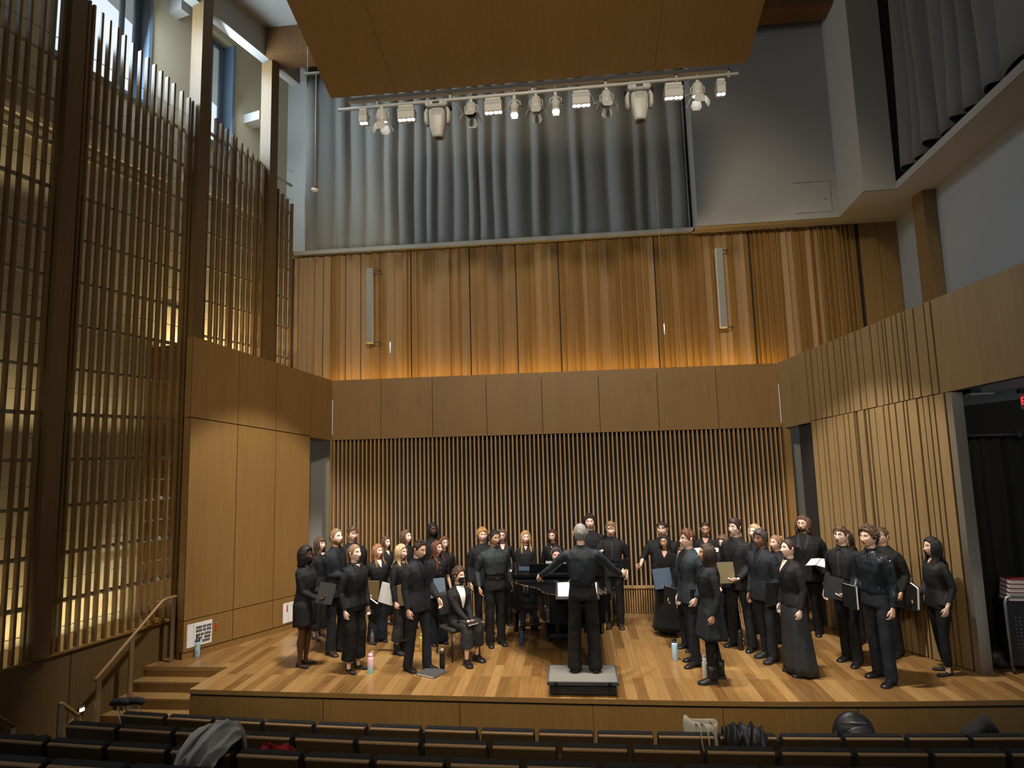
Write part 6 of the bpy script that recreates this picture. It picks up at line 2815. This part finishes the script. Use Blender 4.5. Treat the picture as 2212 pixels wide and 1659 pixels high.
p = person('seated woman with curly brown hair, black face mask and white blouse under a blazer', (-1.72, 8.86, 0), 38, 1.62, 'f', 'fair', hr('curly', 'brown', vol=.020, curls=120, line=2), 1.0,
           dict(kind='jacket', color='black', v=1.16, under='white', collar=False, vw=.07, hem=.90), dict(kind='trousers', color='charcoal', hem=.24, knee=.088, hemr=.105), 'platform',
           dict(w=(.05, -.33, 1.015), f=(-.7, -1, -.1), curl=.4), dict(w=(.03, -.35, 1.02), f=(.6, -1, -.1), curl=.4), (18, 4), 0, sit=True, extras=(mask_part,), group=G, apart=.10)
held_folder(p, 'black folder lying on the lap of the seated masked woman', (.02, -.36, 1.012), (92, 0, 10), 'black', (.30, .25, .03))
p = person('man with short black curls, grey-black shirt and a belt with steel buckle', (-1.25, 9.34, 0), 24, 1.68, 'm', 'tan', hr('curly', 'black', vol=.010, curls=70, line=2), 1.14,
           dict(kind='shirt', color='slate', hem=1.045), dict(TRB, color='black'), 'oxford', fold_hand(.26, -.04, .93), dict(w=(.27, -.05, .90), curl=.45), (14, 6), .5, group=G)
held_folder(p, 'black folder with white pages held at the thigh of the man with the belt', (.245, -.07, .97), (0, 3, 72), 'black', (.24, .29, .03))
person('singer with curly blond hair almost hidden behind the man with the belt', (-1.52, 9.93, 0), 24, 1.64, 'm', 'light', hr('curly', 'goldblond', vol=.016, curls=90), 1.1,
       dict(JB, v=1.2), TRB, 'oxford', None, None, (0, 0), .5, group=G)
person('woman with glasses and long brown hair, behind the shoulder of the man with the belt', (-1.25, 10.42, 0), 8, 1.56, 'f', 'light', hr('wavy', 'brown', zend=-.36, wave=.012, n=34, front=.7), 1.0,
       dict(kind='shirt', color='black', hem=.98, v=1.34, under='skin', vw=.045, collar=False, name='blouse'), TRB, 'oxford', dict(w=(.25, -.05, .90)), None, (-6, 4), .3, glasses='round', group=G)
p = person('woman with straight golden blond hair and black blouse, standing behind the piano', (-.84, 10.22, 0), 4, 1.55, 'f', 'fair', hr('long', 'goldblond', zend=-.30, n=36, front=.8), 1.0,
           dict(kind='shirt', color='black', hem=.98, blouse=.2, v=1.42, under='skin', vw=.03), dict(kind='tights', color='black', hem=.06, skirt=.62, z0=1.05, knee=.052, hemr=.045, flare=.05), 'dm',
           dict(w=(.08, -.17, .86), f=(-.7, -.2, -.8), curl=.5), dict(w=(.06, -.18, .87), f=(-.6, -.2, -.8), curl=.5), (10, 2), .7, group=G)
held_folder(p, 'dark blue folder with a small white label held by the golden blond woman', (-.02, -.20, .98), (-6, 4, 14), 'navy', (.22, .28, .03), sleeve=(-.04, -.0152, .05, .032, .002, .045, PAPER))
person('woman with glasses, dark red hair and a silver necklace behind the piano', (-.40, 10.58, 0), -4, 1.52, 'f', 'fair', hr('long', 'darkred', zend=-.33, n=34, front=.6), 1.03,
       dict(kind='shirt', color='jet', hem=.95, collar='high', name='sweater'), TRB, 'oxford', None, None, (-6, 4), .7, glasses='square', extras=(necklace,), group=G)
person('pianist with a grey headband, seated behind the music desk', (-.34, 10.12, 0), 0, 1.74, 'f', 'light', hr('bun', 'dark', vol=.012), .95,
       dict(kind='shirt', color='jet', hem=.95, collar='high', name='sweater'), dict(kind='trousers', color='jet', hem=.05), 'sneaker',
       dict(w=(.16, -.40, 1.24), f=(0, -1, -.1), curl=.5), dict(w=(.16, -.40, 1.24), f=(0, -1, -.1), curl=.5), (12, 2), .2, sit=True, extras=(headband,), lean=6)
# ---- conductor
person('conductor with grey hair seen from behind, arms spread, standing on the podium', (.055, 7.80, PH + .002), 180, 1.765, 'm', 'light', hr('bald', 'grey', vol=.011), 1.06,
       dict(kind='shirt', color='blueshirt', hem=1.045, wr=.009), dict(kind='trousers', color='jet', belt=True, hemr=.086, knee=.080), 'oxford',
       dict(w=(.60, -.30, 1.02), f=(.4, -.9, -.35), t=(-.4, -.3, 1), curl=.65, hint=(.3, .5, -.8)), dict(w=(.52, -.32, 1.06), f=(.8, -.8, .1), t=(.2, -.3, 1), curl=.25, hint=(.3, .5, -.8)), (0, 4), .3, apart=.13)
# ---- centre back
person('tall man with thick dark curls and black shirt right behind the conductor', (.24, 10.55, 0), 2, 1.76, 'm', 'fair', hr('curly', 'dark', vol=.022, curls=120, line=-2), 1.08,
       dict(SHIRT), TRB, 'oxford', None, None, (0, 0), .6, group=G)
p = person('man with short blond hair, black shirt and tie, one hand raised to his chest', (.58, 10.26, 0), -4, 1.68, 'm', 'fair', hr('short', 'sandy', quiff=.9), 1.02,
           dict(kind='shirt', color='black', hem=1.045, tie='charcoal', tieend=1.08), TRB, 'brown', fold_hand(.24, -.08, .93), dict(w=(.17, -.24, 1.29), f=(.4, -.4, -.25), t=(0, -.4, 1), curl=.18), (-4, 10), .7, group=G)
held_folder(p, 'folder with white edge under the wrist of the blond man with the tie', (.20, -.13, 1.0), (0, 6, 55), 'black', (.22, .28, .025))
# ---- right block
person('heavy man in black behind the woman in the long dress, right forearm stretched out', (1.40, 10.22, 0), -18, 1.66, 'm', 'light', hr('short', 'dark', vol=.011), 1.35,
       dict(kind='shirt', color='black', hem=.95, sleeve=.62), dict(TRB, belt=False), 'oxford', None, dict(w=(.34, -.30, 1.06), f=(.6, -1, -.1), t=(0, 0, 1), curl=.5), (0, 0), .5, group=G)
p = person('woman with glasses and wavy black hair in a long black velvet dress', (1.38, 9.86, 0), -18, 1.50, 'f', 'tan', hr('wavy', 'black', zend=-.25, wave=.016, n=32, front=.6), 1.02,
           dict(kind='shirt', color='velvet', hem=.98, v=1.38, under='skin', vw=.055, collar=False, name='dress_top'), dict(kind='skirt', color='velvet', hem=.11, z0=1.06, flare=.10, pleats=.8), 'flat',
           dict(w=(.09, -.19, .88), f=(-.8, -.4, -.2), curl=.5), dict(w=(.08, -.20, .88), f=(-.8, -.4, -.2), curl=.5), (-10, 0), .7, glasses='thin', group=G)
held_folder(p, 'slate blue folder held in both hands by the woman in the velvet dress', (-.03, -.23, 1.03), (-10, -8, 4), 'navy', (.27, .30, .02))
p = person('short woman with brown curls tipped blond, between the velvet dress and the teal jacket', (1.53, 9.16, 0), -60, 1.42, 'f', 'tan', hr('wavy', 'brown', zend=-.30, wave=.022, n=34, front=.4), 1.08,
           dict(kind='shirt', color='black', hem=.90, v=1.36, under='skin', vw=.05, collar=False, name='blouse'), dict(kind='trousers', color='navy', hem=.05), 'oxford', None, fold_hand(.17, -.2, .9), (-5, 0), .6, group=G)
held_folder(p, 'dark folder with white edge at the waist of the short woman with curls', (-.12, -.22, .90), (0, 4, 15), 'black', (.22, .28, .025))
p = person('man with glasses and auburn hair in an open dark teal jacket', (1.51, 8.58, 0), -68, 1.74, 'm', 'fair', hr('short', 'auburn', quiff=1.4, vol=.015), 1.08,
           dict(kind='jacket', color='teal', v=1.08, under='jet', vw=.07, lapel='teal', hem=.80), dict(kind='trousers', color='navy'), 'oxford', dict(w=(.22, -.06, .90), curl=.5), None, (-4, 0), .5, glasses='square', group=G, step=.06)
held_folder(p, 'thin folder with bright white edge beside the man in the teal jacket', (.20, -.02, .87), (0, 0, 84), 'black', (.20, .28, .02))
person('woman with waist-long dark hair, black blazer, skirt, tights and laced boots', (1.63, 7.98, 0), -86, 1.64, 'f', 'tan', hr('long', 'dark', zend=-.42, n=44, front=0, wave=.005, r=.017), 1.0,
       dict(kind='jacket', color='navy', v=1.14, under='jet', collar=False, hem=.86), dict(kind='tights', color='jet', hem=.10, skirt=.56, z0=1.02, skirtcolor='navy', knee=.060, hemr=.054, flare=.065, pleats=.9), 'dm',
       dict(w=(.215, -.03, .87), curl=.4), None, (0, 0), .5, group=G, step=.08)
p = person('woman with glasses and hair tied back, reading from an open folder in the back', (2.13, 10.46, 0), -12, 1.625, 'f', 'tan', hr('bun', 'dark', vol=.009), 1.0,
           dict(kind='shirt', color='black', hem=.95, v=1.38, under='skin', vw=.055, collar=False, name='blouse'), TRB, 'oxford', dict(w=(.14, -.28, 1.16), f=(-.2, -1, .3), curl=.5), dict(w=(.14, -.28, 1.16), f=(-.2, -1, .3), curl=.5), (6, 8), .4, glasses='square', group=G)
held_folder(p, 'open black folder with white pages held by the woman with tied-back hair', (.04, -.35, 1.24), (-48, 0, 8), 'black', (.23, .29, .02), True)
person('woman with wavy brown hair looking down, left of the tall man in glasses', (2.27, 9.76, 0), -40, 1.52, 'f', 'fair', hr('wavy', 'brown', zend=-.20, wave=.014, n=30, front=.3), 1.0,
       dict(kind='shirt', color='black', hem=.95, collar='high', name='sweater'), dict(kind='trousers', color='black', hem=.1, knee=.085, hemr=.10), 'flat', None, None, (0, 18), .2, group=G)
p = person('tall man with glasses and swept-back dark hair in a black suit, gold folder in hand', (2.31, 9.25, 0), -46, 1.80, 'm', 'fair', hr('short', 'dark', quiff=.6, vol=.018, line=-4), .98,
           dict(kind='jacket', color='black', v=1.22, under='jet', tie='jet', hem=.80), TRS, 'oxford', dict(w=(.14, -.22, .98), f=(-.5, -.8, -.3), curl=.6), dict(w=(.25, -.06, .88), curl=.35), (-6, -2), .5, glasses='round', group=G, apart=.14)
held_folder(p, 'dull gold folder held out by the tall man in glasses', (-.02, -.26, 1.05), (-8, -6, 22), 'olive', (.23, .29, .02))
p = person('man with streaked black hair in a dark suit, right of the tall man', (2.53, 8.78, 0), -56, 1.70, 'm', 'brown', hr('short', 'streak', quiff=1.0, vol=.020, line=-3), 1.06,
           dict(kind='jacket', color='navy', v=1.2, under='jet', lapel='charcoal'), TRS, 'dm', dict(w=(.215, -.10, .88), curl=.5), None, (0, 2), .4, beard=None, group=G, step=.05, brow='black')
held_folder(p, 'black folder with cream edge beside the hand of the man with streaked hair', (.26, -.12, .94), (0, 4, 68), 'black', (.23, .29, .025))
person('blond woman almost hidden behind the man with streaked hair', (2.76, 9.86, 0), -50, 1.645, 'f', 'fair', hr('long', 'blond', zend=-.22, n=30, front=.2), 1.0, dict(kind='shirt', color='black', hem=.95, collar='high', name='sweater'), TRB, 'oxford', None, None, (0, 0), .3, group=G)
p = person('woman with brown hair in a claw clip, peering between the suit and the bun', (2.91, 9.38, 0), -58, 1.54, 'f', 'light', hr('bun', 'sandy', vol=.012, bun=(0, .10, .05)), 1.05, dict(kind='shirt', color='black', hem=.92, collar='high', name='sweater'), TRB, 'boot', None, None, (0, 0), .5, extras=(hair_clip,), group=G)
person('woman with a dark bun, black blazer and long flared grey-black skirt', (2.71, 8.25, 0), -76, 1.645, 'f', 'fair', hr('bun', 'dark', vol=.011, bun=(0, .125, .015), br=.032, line=2), 1.0,
       dict(kind='jacket', color='black', v=1.18, under='jet', vw=.075, collar=False, hem=.86, skinv=1.33), dict(kind='skirt', color='grey', hem=.03, z0=1.04, flare=.055, pleats=.9, dy=.05), 'oxford',
       dict(w=(.215, -.03, .865), curl=.35), None, (0, -2), .6, extras=(earring,), group=G)
person('heavy man with long wavy hair, glasses and goatee in a black suit by the doorway', (3.52, 9.95, 0), -30, 1.75, 'm', 'light', hr('wavy', 'brown', zend=-.17, wave=.018, n=40, front=0, vol=.022, r=.02), 1.28,
       dict(kind='jacket', color='jet', v=1.2, under='jet', lapel='charcoal', tie='jet'), dict(kind='trousers', color='jet'), 'oxford', dict(w=(.28, -.06, .90), curl=.5), None, (-10, 0), .4, glasses='thin', beard='brown', group=G)
p = person('young man with glasses in black shirt and tie, hand at his side, folder in front', (3.54, 8.66, 0), -50, 1.75, 'm', 'fair', hr('short', 'brown', quiff=1.1, vol=.013), .98,
           dict(kind='shirt', color='black', hem=1.045, tie='charcoal', tieend=1.07), dict(kind='trousers', color='jet', belt=True), 'oxford', dict(w=(.13, -.21, .93), f=(-.6, -.6, -.4), curl=.6), dict(w=(.25, -.05, .90), curl=.4), (0, 0), .35, glasses='square', group=G, step=.05)
held_folder(p, 'glossy black folder held in front by the young man with glasses and tie', (-.04, -.22, .98), (-4, 8, 18), 'glossy', (.22, .28, .02))
p = person('young man with a curly brown mop and shiny black satin shirt, nearest on the right', (3.64, 8.04, 0), -62, 1.83, 'm', 'light', hr('curly', 'brown', vol=.022, curls=120, line=-2), 1.0,
           dict(kind='shirt', color='satin', hem=1.0, wr=.011), dict(kind='trousers', color='navy'), 'oxford', dict(w=(.225, -.05, .86), curl=.5), fold_hand(.20, -.16, .92), (0, 2), .4, group=G, apart=.12, lean=3, step=.06)
held_folder(p, 'black folder with white edge in the far hand of the satin-shirted man', (-.16, -.23, .95), (0, 0, -10), 'black', (.23, .28, .03))
p = person('woman with dark wavy hair hidden between the two young men on the right', (3.98, 9.55, 0), -50, 1.58, 'f', 'fair', hr('wavy', 'dark', zend=-.25, wave=.016, n=30), 1.0, dict(kind='shirt', color='black', hem=.92, collar='high', name='sweater'), TRB, 'oxford',
           None, dict(w=(.20, -.30, 1.18), f=(.2, -1, .3), curl=.4), (0, 6), .3, group=G)
held_folder(p, 'open folder with white pages seen edge-on left of the young man with tie', (-.30, -.36, 1.24), (-70, 0, 5), 'black', (.16, .22, .02), True)
p = person('stout man with glasses in a black suit, folder at his thigh, near the right wall', (4.21, 9.0, 0), -58, 1.68, 'm', 'light', hr('short', 'brown', vol=.011, line=2), 1.2,
           dict(kind='jacket', color='jet', v=1.25, under='jet', hem=.78), dict(kind='trousers', color='jet'), 'oxford', dict(w=(.25, -.06, .90), curl=.6), None, (0, -2), .45, glasses='square', group=G)
held_folder(p, 'charcoal folder with small white label held at the thigh of the stout man', (.285, .06, .80), (0, 14, 62), 'glossy', (.31, .26, .03), sleeve=(.10, -.0162, -.07, .034, .002, .024, PAPER))
p = person('woman with long straight black hair, loose black blouse and laced flats by the right wall', (4.50, 8.32, 0), -84, 1.64, 'f', 'light', hr('long', 'black', zend=-.33, n=42, front=.5, r=.017), .97,
           dict(kind='shirt', color='sheer', hem=.84, blouse=.75, sleeve=.88, bell=.01, collar=False, v=1.42, under='skin', vw=.03, name='blouse'), dict(kind='trousers', color='jet', hem=.11, knee=.060, hemr=.048), 'lace',
           dict(w=(.20, -.03, .88), curl=.25), fold_hand(.16, -.2, .94), (0, 4), .35, group=G, step=.05)
held_folder(p, 'black folder poking out in front of the woman with long black hair', (-.10, -.25, .97), (0, 8, -12), 'black', (.22, .28, .03))
